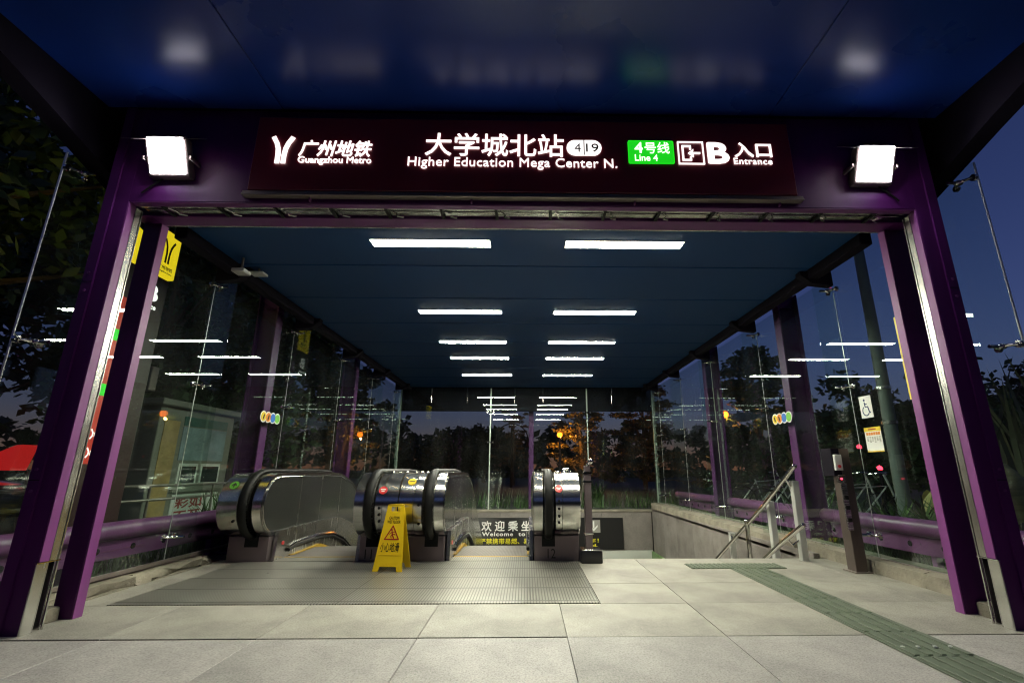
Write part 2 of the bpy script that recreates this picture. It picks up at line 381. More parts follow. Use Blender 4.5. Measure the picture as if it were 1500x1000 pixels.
# ================================================================== SETTING
# ground sheet with the stairwell left open
g = MB()
HX0, HX1, HY0, HY1 = -3.40, 3.36, 5.86, 13.42
B = 400
for x0, x1, y0, y1 in ((-B, B, -B, HY0), (-B, B, HY1, B), (-B, HX0, HY0, HY1), (HX1, B, HY0, HY1)):
    v = [g.bm.verts.new(c) for c in ((x0,y0,-0.06),(x1,y0,-0.06),(x1,y1,-0.06),(x0,y1,-0.06))]; g.bm.faces.new(v)
struct("ground", "asphalt", g, smooth=0)

floor = struct("floor", "joint", MB().box(-4.6, 4.6, -1.5, 5.93, -0.055, -0.012), smooth=0)
rng = random.Random(4)
XS = [-4.55, -3.56, -2.60, -1.65, -0.67, 0.255, 1.25, 2.20, 3.16, 4.1]
YS = [(-1.4, 0.46), (0.46, 1.88), (1.88, 3.30)]
def slab(x0, x1, y0, y1, m, gap=0.0018, z=0.0):
    dz = rng.uniform(-0.0012, 0.0012) + z
    cx_, cy_ = (x0+x1)/2, (y0+y1)/2
    b_ = MB().bbox(x0+gap, x1-gap, y0+gap, y1-gap, -0.03, dz, 0.002, 1)
    o = b_.build("slab", m, floor, smooth=0)
    o.data.transform(Matrix.Translation((-cx_, -cy_, 0))); o.location = (cx_, cy_, 0)
    return o
for y0, y1 in YS:
    for x0, x1 in zip(XS, XS[1:]):
        slab(x0, x1, y0, y1 - (0.007 if (y1 == 3.3 and x1 < 0.3) else 0), "slab_out", z=-0.002)
for x0, x1 in zip(XS[1:], XS[2:]):
    slab(max(x0, -3.5), min(x1, 3.5), 3.30 + (0.004 if x1 < 0.3 else 0), 4.05, "slab")
for x0, x1 in ((0.575, 1.25), (1.25, 2.20), (2.20, 3.16), (3.16, 3.50)):
    slab(x0, x1, 4.05, 4.72, "slab"); slab(x0, x1, 4.72, 5.93, "slab")
slab(-3.50, -3.20, 4.05, 5.93, "slab")

# green tactile guide strip and the bar across the stair head
tact = structure_root("tactile_path")
def tile(x0, x1, y0, y1, along='y'):
    b_ = MB().bbox(x0+0.002, x1-0.002, y0+0.002, y1-0.002, 0.003, 0.0085, 0.001, 1)
    n_ = 5
    for i in range(n_):
        if along == 'y':
            c = x0 + (x1-x0)*(i+0.5)/n_; b_.bbox(c-0.015, c+0.015, y0+0.008, y1-0.008, 0.0085, 0.0155, 0.002, 1)
        else:
            c = x0 + (x1-x0)*(i+0.5)/n_; b_.bbox(c-0.014, c+0.014, y0+0.008, y1-0.008, 0.0085, 0.0135, 0.002, 1)
    o = b_.build("tactile_tile", "tactile", tact, smooth=0); 
    o.location.z = rng.uniform(-0.001, 0.0006); return o
yy = 5.32
while yy > 0.4:
    tile(2.12, 2.50, yy-0.40, yy); yy -= 0.40
for i in range(4): tile(1.72+0.25*i, 1.72+0.25*(i+1), 5.325, 5.58, 'b')
for sx_ in (2.17, 2.26, 2.36, 2.45):
    MB().sphere((sx_, 3.05, 0.014), 0.014, (1, 1, 0.5), 1).build("stud", "white_post", tact)

# cement ledges at the foot of the glass
def ledge(side):
    root = structure_root("kerb")
    y = 3.80 if side < 0 else 3.84
    while y < (5.7 if side < 0 else 13.3):
        L = 0.62 if side > 0 else 0.9
        y1 = min(y+L, 5.75 if side < 0 else 13.36)
        h = 0.085 if side < 0 else 0.13
        w0 = 3.47
        if y > 5.9: w0 = 3.345
        t = bmesh.new(); m_ = MB.__new__(MB); m_.bm = t
        m_.box(w0*side, 3.78*side, y+0.004, y1-0.004, -0.05, h)
        bmesh.ops.subdivide_edges(t, edges=t.edges[:], cuts=4, use_grid_fill=True)
        for v in t.verts:
            if v.co.z > 0.02:
                v.co += Vector((rng.uniform(-1, 1), rng.uniform(-.2, .2), rng.uniform(-1, 1)))*(0.007 if side < 0 else 0.004)
                if abs(v.co.x) < abs(w0)+0.03: v.co.z -= 0.012 if side > 0 else 0.045*rng.random(); v.co.x += side*rng.uniform(0, 0.008 if side > 0 else 0.05)
        m_.build("kerb_stone", "curb", root, smooth=60)
        y = y1
ledge(-1); ledge(1)

# stairwell: side wall and back wall of stone panels, lintel, steps
well = structure_root("stairwell")
struct_w = MB().box(3.42, 3.60, 5.86, 13.42, -4.6, -0.06)
struct_w.box(-3.62, -3.42, 5.86, 13.42, -4.6, -0.02)
struct_w.box(-3.62, 3.60, 13.46, 13.62, -1.30, -0.07)
struct_w.build("wall_core", "joint", well, smooth=0)
y = 5.90
for i in range(7):
    y1 = y+1.06
    for z0, z1 in ((-1.3, 0.055 - 0.012*i), (-2.9, -1.3)):
        MB().bbox(3.345, 3.415, y+0.004, min(y1, 13.36)-0.004, z0+0.004, z1, 0.003, 1).build("stone_panel", "wallstone", well, smooth=0)
    y = y1
x = -3.4
while x < 3.3:
    x1 = min(x+1.35, 3.34)
    MB().bbox(x+0.003, x1-0.003, 13.38, 13.45, -1.05, -0.11, 0.003, 1).build("stone_panel", "wallstone", well, smooth=0)
    x = x1
MB().bbox(-3.7, 3.7, 13.37, 13.66, -0.105, -0.045, 0.008, 2).build("coping", "curb", well)
MB().bbox(-3.4, 3.335, 13.36, 13.50, -1.62, -1.055, 0.01, 2).build("lintel", "pale", well)
MB().bbox(3.28, 3.342, 12.2, 13.34, -2.2, -1.07, 0.01, 2).build("green_panel", "green_tile", well)
st = MB()
prof = [(5.94, -0.05)]
yy, zz = 5.94, -0.05
for i in range(26):
    zz -= 0.15; prof.append((yy, zz)); yy += 0.29; prof.append((yy, zz))
prof += [(yy, zz-0.4), (5.94, -0.9)]
st.prism(prof, 'x', 0.66, 3.34).build("steps", "slab", well, smooth=0)

# ================================================================== CANOPY
roof = thing("canopy_roof", "dark blue flat canopy roof spanning the whole entrance", "roof", (0, 8, 3.9))
for x0, x1 in ((-3.49, -2.05), (-2.05, 2.05), (2.05, 3.49)):
    MB().bbox(x0+0.004, x1-0.004, -1.6, 3.355, 3.90, 3.93, 0.004, 1).build("front_ceiling_panel", "blue_out", roof, smooth=0)
ycs = [3.80, 5.03, 6.10, 7.25, 8.40, 9.55, 10.7, 11.85, 13.0, 13.38]
for y0, y1 in zip(ycs, ycs[1:]):
    MB().bbox(-3.28, 3.28, y0+0.009, y1-0.009, 3.25, 3.28, 0.004, 1).build("ceiling_panel", "blue_in", roof, smooth=0)
MB().box(-3.75, 3.75, -1.7, 13.6, 3.96, 4.12).box(-3.3, 3.3, 3.80, 13.55, 3.29, 3.40).build("roof_deck", "dark", roof, smooth=0)
for s in (-1, 1):
    # side fascia whose lower edge climbs towards the front
    poly = [(-1.7, 3.955), (-1.7, 3.90), (1.9, 3.86), (2.64, 3.66), (3.02, 3.55), (3.52, 3.39), (4.2, 3.17), (4.2, 3.955)]
    MB().prism(poly, 'x', s*3.50, s*3.66).build("side_fascia", "dark", roof, smooth=0)
    MB().bbox(s*3.29 if s > 0 else -3.42, 3.42 if s > 0 else -3.29, 4.21, 13.5, 3.15, 3.285, 0.01, 1).build("edge_beam", "dark", roof)
    for yb in (5.15, 7.07, 9.0, 10.9, 12.8):
        MB().prism([(s*3.20, 3.245), (s*3.20, 3.20), (s*3.32, 3.10), (s*3.57, 3.07), (s*3.57, 3.245)], 'y', yb-0.05, yb+0.05).build("fin_bracket", "dark", roof)
MB().bbox(-3.62, 3.62, 13.54, 13.66, 2.60, 3.285, 0.01, 1).build("back_fascia", "dark", roof)

# ---- portal frame with its roller-shutter guides
portal = thing("portal_frame", "purple steel portal frame with shutter guides at the entrance mouth", "portal", (0, 3.5, 0))
for s in (-1, 1):
    MB().prism([(s*3.145, 3.365), (s*3.145, 3.43), (s*3.36, 3.43), (s*3.36, 3.395), (s*3.325, 3.35), (s*3.25, 3.35), (s*3.25, 3.365)], 'z', -0.05, 3.89).build("post", "purple_shaded", portal, smooth=0)
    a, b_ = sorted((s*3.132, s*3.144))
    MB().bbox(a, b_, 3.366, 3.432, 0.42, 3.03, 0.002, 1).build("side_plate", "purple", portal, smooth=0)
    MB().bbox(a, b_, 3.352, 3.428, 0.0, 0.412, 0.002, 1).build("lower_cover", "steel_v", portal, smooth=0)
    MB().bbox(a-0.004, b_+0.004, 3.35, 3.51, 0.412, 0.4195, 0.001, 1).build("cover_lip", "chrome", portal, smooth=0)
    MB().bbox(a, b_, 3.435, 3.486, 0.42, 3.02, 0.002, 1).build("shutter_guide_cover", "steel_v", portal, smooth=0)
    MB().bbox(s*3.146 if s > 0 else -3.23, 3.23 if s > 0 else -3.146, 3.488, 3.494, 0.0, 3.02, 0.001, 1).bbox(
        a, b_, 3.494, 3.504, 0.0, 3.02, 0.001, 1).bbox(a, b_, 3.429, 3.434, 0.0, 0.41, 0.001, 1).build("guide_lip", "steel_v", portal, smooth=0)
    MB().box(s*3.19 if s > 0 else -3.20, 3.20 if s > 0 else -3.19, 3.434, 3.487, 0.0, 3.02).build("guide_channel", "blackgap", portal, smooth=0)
    MB().bbox(3.145 if s > 0 else -3.285, 3.40 if s > 0 else -3.145, 3.712, 3.785, -0.05, 3.034, 0.004, 1).build("inner_post", "purple_shaded", portal, smooth=0)
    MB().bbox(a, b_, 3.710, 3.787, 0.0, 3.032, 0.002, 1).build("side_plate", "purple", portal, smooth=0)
    MB().bbox(3.22 if s > 0 else -3.40, 3.40 if s > 0 else -3.22, 3.60, 3.71, -0.02, 0.09, 0.02, 2).build("base_block", "curb", portal)
for s in (-1, 1):
    for z_ in (0.93, 2.35):
        MB().box(*sorted((s*3.252, s*3.322)), 3.3485, 3.3495, z_-0.003, z_+0.003).build("splice_joint", "blackgap", portal, smooth=0)
    for z_ in (0.12, 0.86, 1.00, 2.28, 2.42):
        MB().disc((s*3.287, 3.346, z_), 0.011, 0.009, 'y', 6).build("bolt", "purple_half_lit", portal, smooth=0)
MB().bbox(-3.30, 3.30, 3.366, 3.43, 3.035, 3.89, 0.004, 1).build("header_beam", "purple_shaded", portal, smooth=0)
MB().bbox(-3.30, 3.30, 3.585, 3.74, 3.035, 3.245, 0.004, 1).build("header_beam", "purple_shaded", portal, smooth=0)
MB().bbox(-3.13, 3.13, 3.368, 3.428, 3.026, 3.034, 0.002, 1).build("soffit_plate", "purple_half_lit", portal, smooth=0)
MB().bbox(-3.13, 3.13, 3.587, 3.738, 3.026, 3.034, 0.002, 1).build("soffit_plate", "purple_half_lit", portal, smooth=0)
MB().box(-3.14, 3.14, 3.431, 3.584, 3.10, 3.14).build("shutter_slot", "blackgap", portal, smooth=0)
MB().bbox(-3.14, 3.14, 3.741, 3.765, 3.03, 3.06, 0.002, 1).build("edge_trim", "steel", portal, smooth=0)
MB().box(-3.30, 3.30, 3.742, 3.80, 3.062, 3.30).build("header_lining", "dark", portal, smooth=0)
MB().bbox(-3.12, 3.12, 3.446, 3.472, 3.036, 3.05, 0.002, 1).build("shutter_bar", "steel", portal, smooth=0)
MB().bbox(-3.12, 3.12, 3.505, 3.572, 3.045, 3.06, 0.002, 1).build("shutter_bar", "steel", portal, smooth=0)
for i in range(14):
    xb = -2.93 + i*0.445
    MB().box(xb-0.012, xb+0.012, 3.432, 3.583, 3.022, 3.035).build("slot_bracket", "black", portal, smooth=0)
    MB().tube([(xb+0.035, 3.45, 3.026), (xb+0.075, 3.50, 3.024), (xb+0.06, 3.54, 3.024), (xb+0.11, 3.57, 3.028)], 0.006, 6).build("bracket_hook", "chrome", portal)

# ---- outer purple columns beyond the glass
COLS = [(-1, 2.45), (-1, 6.80), (-1, 10.2), (1, 2.45), (1, 6.62), (1, 9.65)]
CL = ["dark purple column at the left picture edge in front of the glass", "purple column behind the left glass wall, nearer the portal",
      "purple column behind the left glass wall, farther from the portal", "dark purple column at the right picture edge in front of the glass",
      "purple column behind the right glass wall, nearer the portal", "purple column behind the right glass wall, farther from the portal"]
for (s, yc), lb in zip(COLS, CL):
    t = thing("purple_column", lb, "column", (s*3.82, yc, -0.05), "purple columns outside the glass walls")
    ix, ox = s*3.70, s*3.98
    MB().bbox(min(ix, ox)+0.012, max(ix, ox)-0.012, yc-0.012, yc+0.012, -0.06, 3.5, 0.003, 1).build("web", "purple_shaded", t, smooth=0)
    MB().bbox(ix-0.01, ix+0.01, yc-0.085, yc+0.085, -0.06, 3.5, 0.003, 1).build("inner_flange", "purple_half_lit", t, smooth=0)
    MB().bbox(ox-0.01, ox+0.01, yc-0.085, yc+0.085, -0.06, 3.5, 0.003, 1).build("outer_flange", "purple_shaded", t, smooth=0)
    top = 3.95 if yc < 3 else 3.7
    MB().prism([(s*3.74, 3.30), (s*3.90, 3.30), (s*3.90, 3.50), (s*3.64, top), (s*3.52, top), (s*3.56, 3.62)], 'y', yc-0.06, yc+0.06).build("top_arm", "purple_shaded", t, smooth=0)
    MB().bbox(s*3.84-0.2, s*3.84+0.2, yc-0.14, yc+0.14, -0.055, -0.03, 0.004, 1).build("base_plate", "purple_shaded", t, smooth=0)
t = thing("purple_column", "slim purple column behind the back glass near the picture centre", "column", (0.10, 13.95, -0.05), "purple columns outside the glass walls")
MB().bbox(0.05, 0.19, 13.86, 14.04, -0.06, 3.2, 0.006, 1).build("shaft", "purple_shaded", t, smooth=0)
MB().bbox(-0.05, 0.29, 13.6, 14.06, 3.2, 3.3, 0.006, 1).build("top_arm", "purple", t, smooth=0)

# ---- glass walls: panes, fins, spider fittings
def spider(parent, x, yv, z, s):
    m_ = MB()
    m_.tube([(x-s*0.02, yv-0.075, z), (x-s*0.06, yv-0.03, z), (x-s*0.06, yv+0.03, z), (x-s*0.02, yv+0.075, z)], 0.012, 8)
    m_.disc((x-s*0.012, yv-0.078, z), 0.028, 0.02, 'x', 14).disc((x-s*0.012, yv+0.078, z), 0.028, 0.02, 'x', 14)
    m_.sphere((x-s*0.065, yv, z), 0.028, (1.4, 1, 0.8), 2).tube([(x-s*0.06, yv, z), (x-s*0.16, yv, z)], 0.014, 8)
    return m_.build("spider_fitting", "chrome", parent)
GX = 3.60
JY = [3.25, 5.15, 7.07, 9.0, 10.9, 12.8, 13.42]
for s, lb in ((-1, "tall frameless glass wall along the left side of the entrance"), (1, "tall frameless glass wall along the right side of the entrance")):
    gw = thing("glass_wall", lb, "glass wall", (s*GX, 3.12, 0.1), "glass walls of the entrance")
    for a, b_ in zip(JY, JY[1:]):
        MB().bbox(s*GX-0.006, s*GX+0.006, a+0.005, b_-0.005, 0.11, 3.40 if a < 4 else 3.20, 0.001, 1).build("pane", "glass", gw, smooth=0)
    for k, yj in enumerate(JY[:-1]):
        if k:
            x0, x1 = sorted((s*3.585, s*3.34))
            MB().bbox(x0, x1, yj-0.006, yj+0.006, 0.14, 3.06, 0.001, 1).build("glass_fin", "glass", gw, smooth=0)
            MB().box(s*3.587-0.002, s*3.587+0.002, yj-0.004, yj+0.004, 0.13, 3.05).build("joint_seal", "white_post", gw, smooth=0)
        else:
            MB().box(s*GX-0.0065, s*GX+0.0065, yj-0.004, yj+0.0045, 0.12, 3.39).build("edge_trim", "white_post", gw, smooth=0)
        for z in ((0.35, 1.88, 3.02) if k else (1.88, 3.26)): spider(gw, s*(GX-0.01), yj + (0.0 if k else 0.09), z, s)
    MB().bbox(*sorted((s*3.58, s*3.62)), 3.85, 13.38, 0.10, 0.135, 0.003, 1).build("base_channel", "greysteel", gw, smooth=0)
gw = thing("glass_wall", "glass wall closing the back of the entrance above the stairwell", "glass wall", (0, 13.44, -0.04), "glass walls of the entrance")
JX = [-3.58, -1.03, 1.70, 3.58]
for a, b_ in zip(JX, JX[1:]):
    MB().bbox(a+0.005, b_-0.005, 13.434, 13.446, -0.035, 3.24, 0.001, 1).build("pane", "glass", gw, smooth=0)
for xj in JX:
    MB().bbox(xj-0.018, xj+0.018, 13.46, 13.50, -0.04, 3.24, 0.003, 1).build("mullion", "white_post", gw, smooth=0)
for xj in JX[1:3]:
    for z in (1.72, 2.55):
        m_ = MB().tube([(xj-0.08, 13.42, z), (xj, 13.38, z), (xj+0.08, 13.42, z)], 0.014, 8)
        m_.disc((xj-0.08, 13.42, z), 0.03, 0.02, 'y', 14).disc((xj+0.08, 13.42, z), 0.03, 0.02, 'y', 14); m_.build("spider_fitting", "chrome", gw)
for xr in (-2.7, -1.7, -0.35, 0.45, 2.4):
    MB().tube([(xr, 13.37, 3.24), (xr, 13.37, 2.80)], 0.007, 8).sphere((xr, 13.37, 2.79), 0.018, (1,1,1), 1).build("hanger_rod", "chrome", gw)

# ---- purple crash rails beyond the side glass
for s, y0, y1, lb in ((-1, 2.0, 12.5, "purple tubular guard rail low behind the left glass wall"), (1, 2.4, 13.0, "purple tubular guard rail low behind the right glass wall")):
    t = thing("guard_rail", lb, "guard rail", (s*4.0, 3, -0.05), "guard rails outside the glass")
    MB().tube([(s*3.98, y0, 0.455), (s*3.98, y1, 0.36)], 0.085, 14).build("rail_tube", "purple_rail", t)
    MB().prism([(y0, 0.375), (y1, 0.28), (y1, 0.10), (y0, 0.20)], 'x', s*4.0-0.012, s*4.0+0.012).build("rail_plate", "purple_rail", t, smooth=0)
    yy = y0+0.3
    while yy < y1:
        zz = 0.285 - 0.0095*(yy-y0)
        MB().disc((s*3.984, yy, zz), 0.028, 0.006, 'x', 12).build("bolt_hole", "blackgap", t)
        yy += 0.42
    for yp in [y0+0.6+2.0*k for k in range(6) if y0+0.6+2.0*k < y1]:
        MB().bbox(s*4.06-0.035, s*4.06+0.035, yp-0.03, yp+0.03, -0.06, 0.42, 0.004, 1).build("post", "purple_rail", t, smooth=0)

# ================================================================== SIGN ABOVE THE MOUTH
sg = thing("station_sign", "long maroon station sign with lit white lettering above the entrance", "sign", (0, 3.33, 3.11))
MB().bbox(-2.20, 2.155, 3.305, 3.36, 3.113, 3.783, 0.004, 1).build("panel", "maroon", sg, smooth=0)
MB().bbox(-2.24, 2.20, 3.30, 3.362, 3.066, 3.085, 0.003, 1).bbox(-2.24, 2.20, 3.31, 3.362, 3.090, 3.107, 0.002, 1).build("bottom_trim", "greysteel", sg, smooth=0)
for xb in (-1.72, -0.45, 0.85, 2.02): MB().box(xb-0.006, xb+0.006, 3.33, 3.362, 3.036, 3.06).build("trim_strut", "purple", sg, smooth=0)
O = (0, 3.302, 0)
def stroke(pts, w):
    """polyline ribbon polygon in the sign plane"""
    L, Rr = [], []
    for i, (u, v) in enumerate(pts):
        a = pts[max(i-1, 0)]; b__ = pts[min(i+1, len(pts)-1)]
        d = Vector((b__[0]-a[0], b__[1]-a[1])).normalized(); n_ = Vector((-d.y, d.x))*w*0.5
        L.append((u+n_.x, v+n_.y)); Rr.append((u-n_.x, v-n_.y))
    return L + Rr[::-1]
lg = MB()
for s in (-1, 1):
    cxl = -1.975
    pts = [(cxl+s*0.024, 3.345), (cxl+s*0.024, 3.42), (cxl+s*0.030, 3.48), (cxl+s*0.046, 3.53), (cxl+s*0.066, 3.565), (cxl+s*0.078, 3.588)]
    lg.prism(stroke(pts, 0.036), 'y', 3.292, 3.302)
lg.build("logo", "letter", sg, smooth=0)
text(sg, "lettering", "广州地铁", -1.841, -1.259, 3.412, 3.563, "letter", O, bold=0.018, shear=0.18)
text(sg, "lettering", "Guangzhou Metro", -1.838, -1.255, 3.335, 3.412, "letter", O, bold=0.012)
text(sg, "lettering", "大学城北站", -0.834, 0.289, 3.434, 3.647, "letter", O, bold=0.010, words=0.03)
text(sg, "lettering", "Higher Education Mega Center N.", -0.965, 0.717, 3.312, 3.420, "letter", O, bold=0.004, space=1.05, words=0.16)
pl = []
for i in range(24):
    a = 2*math.pi*i/24; ux = 0.453 + (0.071 if math.cos(a) > 0 else -0.071)
    pl.append((ux + 0.0715*math.cos(a), 3.5215 + 0.0715*math.sin(a)))
MB().prism(pl, 'y', 3.294, 3.304).build("number_badge", "letter", sg, smooth=0)
text(sg, "badge_number", "4", 0.375, 0.425, 3.480, 3.558, "ink", (0, 3.2935, 0), th=0.002)
text(sg, "badge_number", "19", 0.468, 0.570, 3.480, 3.558, "ink", (0, 3.2935, 0), th=0.002, bold=0.004)
MB().box(0.4485, 0.4565, 3.2915, 3.2935, 3.452, 3.591).build("badge_divider", "ink", sg, smooth=0)
MB().bbox(0.811, 1.185, 3.292, 3.304, 3.381, 3.594, 0.012, 2).build("line_badge", "green_lit", sg, smooth=0)
text(sg, "lettering", "4", 0.863, 0.930, 3.474, 3.575, "letter", (0, 3.291, 0), bold=0.012, th=0.003)
text(sg, "lettering", "号线", 0.945, 1.148, 3.471, 3.577, "letter", (0, 3.291, 0), bold=0.006, th=0.003)
text(sg, "lettering", "Line 4", 0.862, 1.047, 3.400, 3.460, "letter", (0, 3.291, 0), bold=0.004, th=0.003)
ic = MB()
def rect(mb, u0, u1, v0, v1): mb.box(u0, u1, 3.293, 3.303, v0, v1)
for r_ in ((1.218, 1.431, 3.582, 3.592), (1.218, 1.431, 3.379, 3.389), (1.218, 1.228, 3.389, 3.582), (1.421, 1.431, 3.389, 3.582),
           (1.252, 1.328, 3.542, 3.556), (1.252, 1.266, 3.426, 3.542), (1.252, 1.328, 3.412, 3.426), (1.335, 1.400, 3.477, 3.491),
           (1.314, 1.328, 3.518, 3.542), (1.314, 1.328, 3.426, 3.450)): rect(ic, *r_)
ic.prism([(1.300, 3.484), (1.345, 3.522), (1.345, 3.504), (1.324, 3.484), (1.345, 3.464), (1.345, 3.446)], 'y', 3.293, 3.303)
ic.build("entrance_icon", "letter", sg, smooth=0)
text(sg, "lettering", "B", 1.459, 1.639, 3.388, 3.589, "letter", O, bold=0.035)
text(sg, "lettering", "入口", 1.682, 1.992, 3.452, 3.590, "letter", O, bold=0.018)
text(sg, "lettering", "Entrance", 1.670, 1.984, 3.386, 3.443, "letter", O, bold=0.010, space=1.1)

# ================================================================== LAMPS
for s, x_, z_, lb in ((-1, -2.83, 0.0, "square floodlight on a bracket beside the left end of the sign"), (1, 2.79, -0.015, "square floodlight on a bracket beside the right end of the sign")):
    t = thing("floodlight", lb, "floodlight", (x_, 3.30, 3.36+z_), "floodlights beside the sign")
    f_ = MB()
    zt, zb, yt, yb = 3.495, 3.235, 3.185, 3.30
    def tilt(mb):  # lamp head leans forward
        for v in mb.bm.verts: v.co.y += (v.co.z - 3.365) * -0.44
    h = MB().bbox(x_-0.16, x_+0.16, 3.252, 3.33, 3.225, 3.505, 0.008, 2); tilt(h); h.build("housing", "greysteel", t)
    h = MB().bbox(x_-0.138, x_+0.138, 3.243, 3.2515, 3.242, 3.488, 0.002, 1); tilt(h); h.build("lens", "flood", t)
    MB().prism([(3.27, 3.535), (3.27, 3.541), (3.05, 3.372), (3.05, 3.366)], "x", x_-(0.19 if s < 0 else 0.27), x_+(0.27 if s < 0 else 0.19)).build("visor", "greysteel", t, smooth=0)
    MB().tube([(x_+s*0.05, 3.33, 3.30+z_), (x_+s*0.06, 3.352, 3.24), (x_+s*0.16, 3.354, 3.16), (x_+s*0.22, 3.354, 3.10)], 0.007, 6).build("cable", "black", t)
    MB().bbox(x_-0.19, x_-0.175, 3.25, 3.37, 3.34, 3.37, 0.002, 1).bbox(x_+0.175, x_+0.19, 3.25, 3.37, 3.34, 3.37, 0.002, 1).build("bracket", "greysteel", t, smooth=0)
ordn = ["first", "second", "third", "fourth", "fifth"]
LY = [4.47, 6.68, 8.40, 9.70, 11.55]
for s, side in ((-1, "left"), (1, "right")):
    for k, yl in enumerate(LY):
        xa, xb = sorted((s*0.395, s*1.60))
        t = thing("ceiling_light", f"lit fluorescent strip in the {side} ceiling row, {ordn[k]} from the portal", "ceiling light", ((xa+xb)/2, yl, 3.25), "fluorescent strips in the ceiling")
        MB().bbox(xa-0.012, xb+0.012, yl-0.088, yl+0.088, 3.2475, 3.2497, 0.0005, 1).build("frame", "white_enamel", t, smooth=0)
        MB().bbox(xa, xb, yl-0.068, yl+0.068, 3.2455, 3.2472, 0.0004, 1).build("diffuser", "strip", t, smooth=0)
t = thing("speaker_box", "small pale ceiling box beside the left glass, nearer the portal", "ceiling box", (-3.13, 4.85, 3.24))
h = MB().bbox(-3.20, -3.06, 4.78, 4.92, 3.06, 3.10, 0.006, 1); h.build("body", "white_enamel", t)
MB().tube([(-3.13, 4.85, 3.10), (-3.13, 4.85, 3.247)], 0.012, 8).build("stem", "greysteel", t)
t = thing("ceiling_sensor", "flat pale ceiling box beside the left glass, farther from the portal", "ceiling box", (-3.12, 5.15, 3.24))
MB().bbox(-3.20, -3.04, 5.09, 5.21, 3.17, 3.195, 0.004, 1).build("body", "white_enamel", t)
MB().tube([(-3.12, 5.15, 3.195), (-3.12, 5.15, 3.247)], 0.012, 8).build("stem", "greysteel", t)

# ================================================================== ESCALATORS
def esc_profile(r, zc=0.615, yc=5.86, ztop=None, zbot=None, flat=7.75, end=12.6, n=18):
    """side outline of a balustrade: round newel, flat run, long downward slope"""
    ztop = zc+r if ztop is None else ztop; zbot = zc-r if zbot is None else zbot
    pts = []
    for i in range(n+1):
        a = -math.pi/2 - math.pi*i/n
        pts.append((yc + math.cos(a)*r, zc + math.sin(a)*r))
    tan = math.tan(R(28))
    top = [(flat-0.5, ztop), (flat, ztop-0.02), (flat+0.5, ztop-0.14), (flat+1.0, ztop-0.38), (end, ztop-0.38-(end-flat-1.0)*tan)]
    bot = [(end, zbot-0.38-(end-flat-1.0)*tan), (flat+1.0, zbot-0.38), (flat+0.5, zbot-0.14), (flat, zbot-0.02), (flat-0.5, zbot)]
    return pts + top + bot
def handrail_path(r, zc=0.615, yc=5.86, flat=7.75, end=12.6):
    p_ = esc_profile(r, zc, yc, flat=flat, end=end)
    return [(yc+0.35, zc-r)] + p_[:19+5]
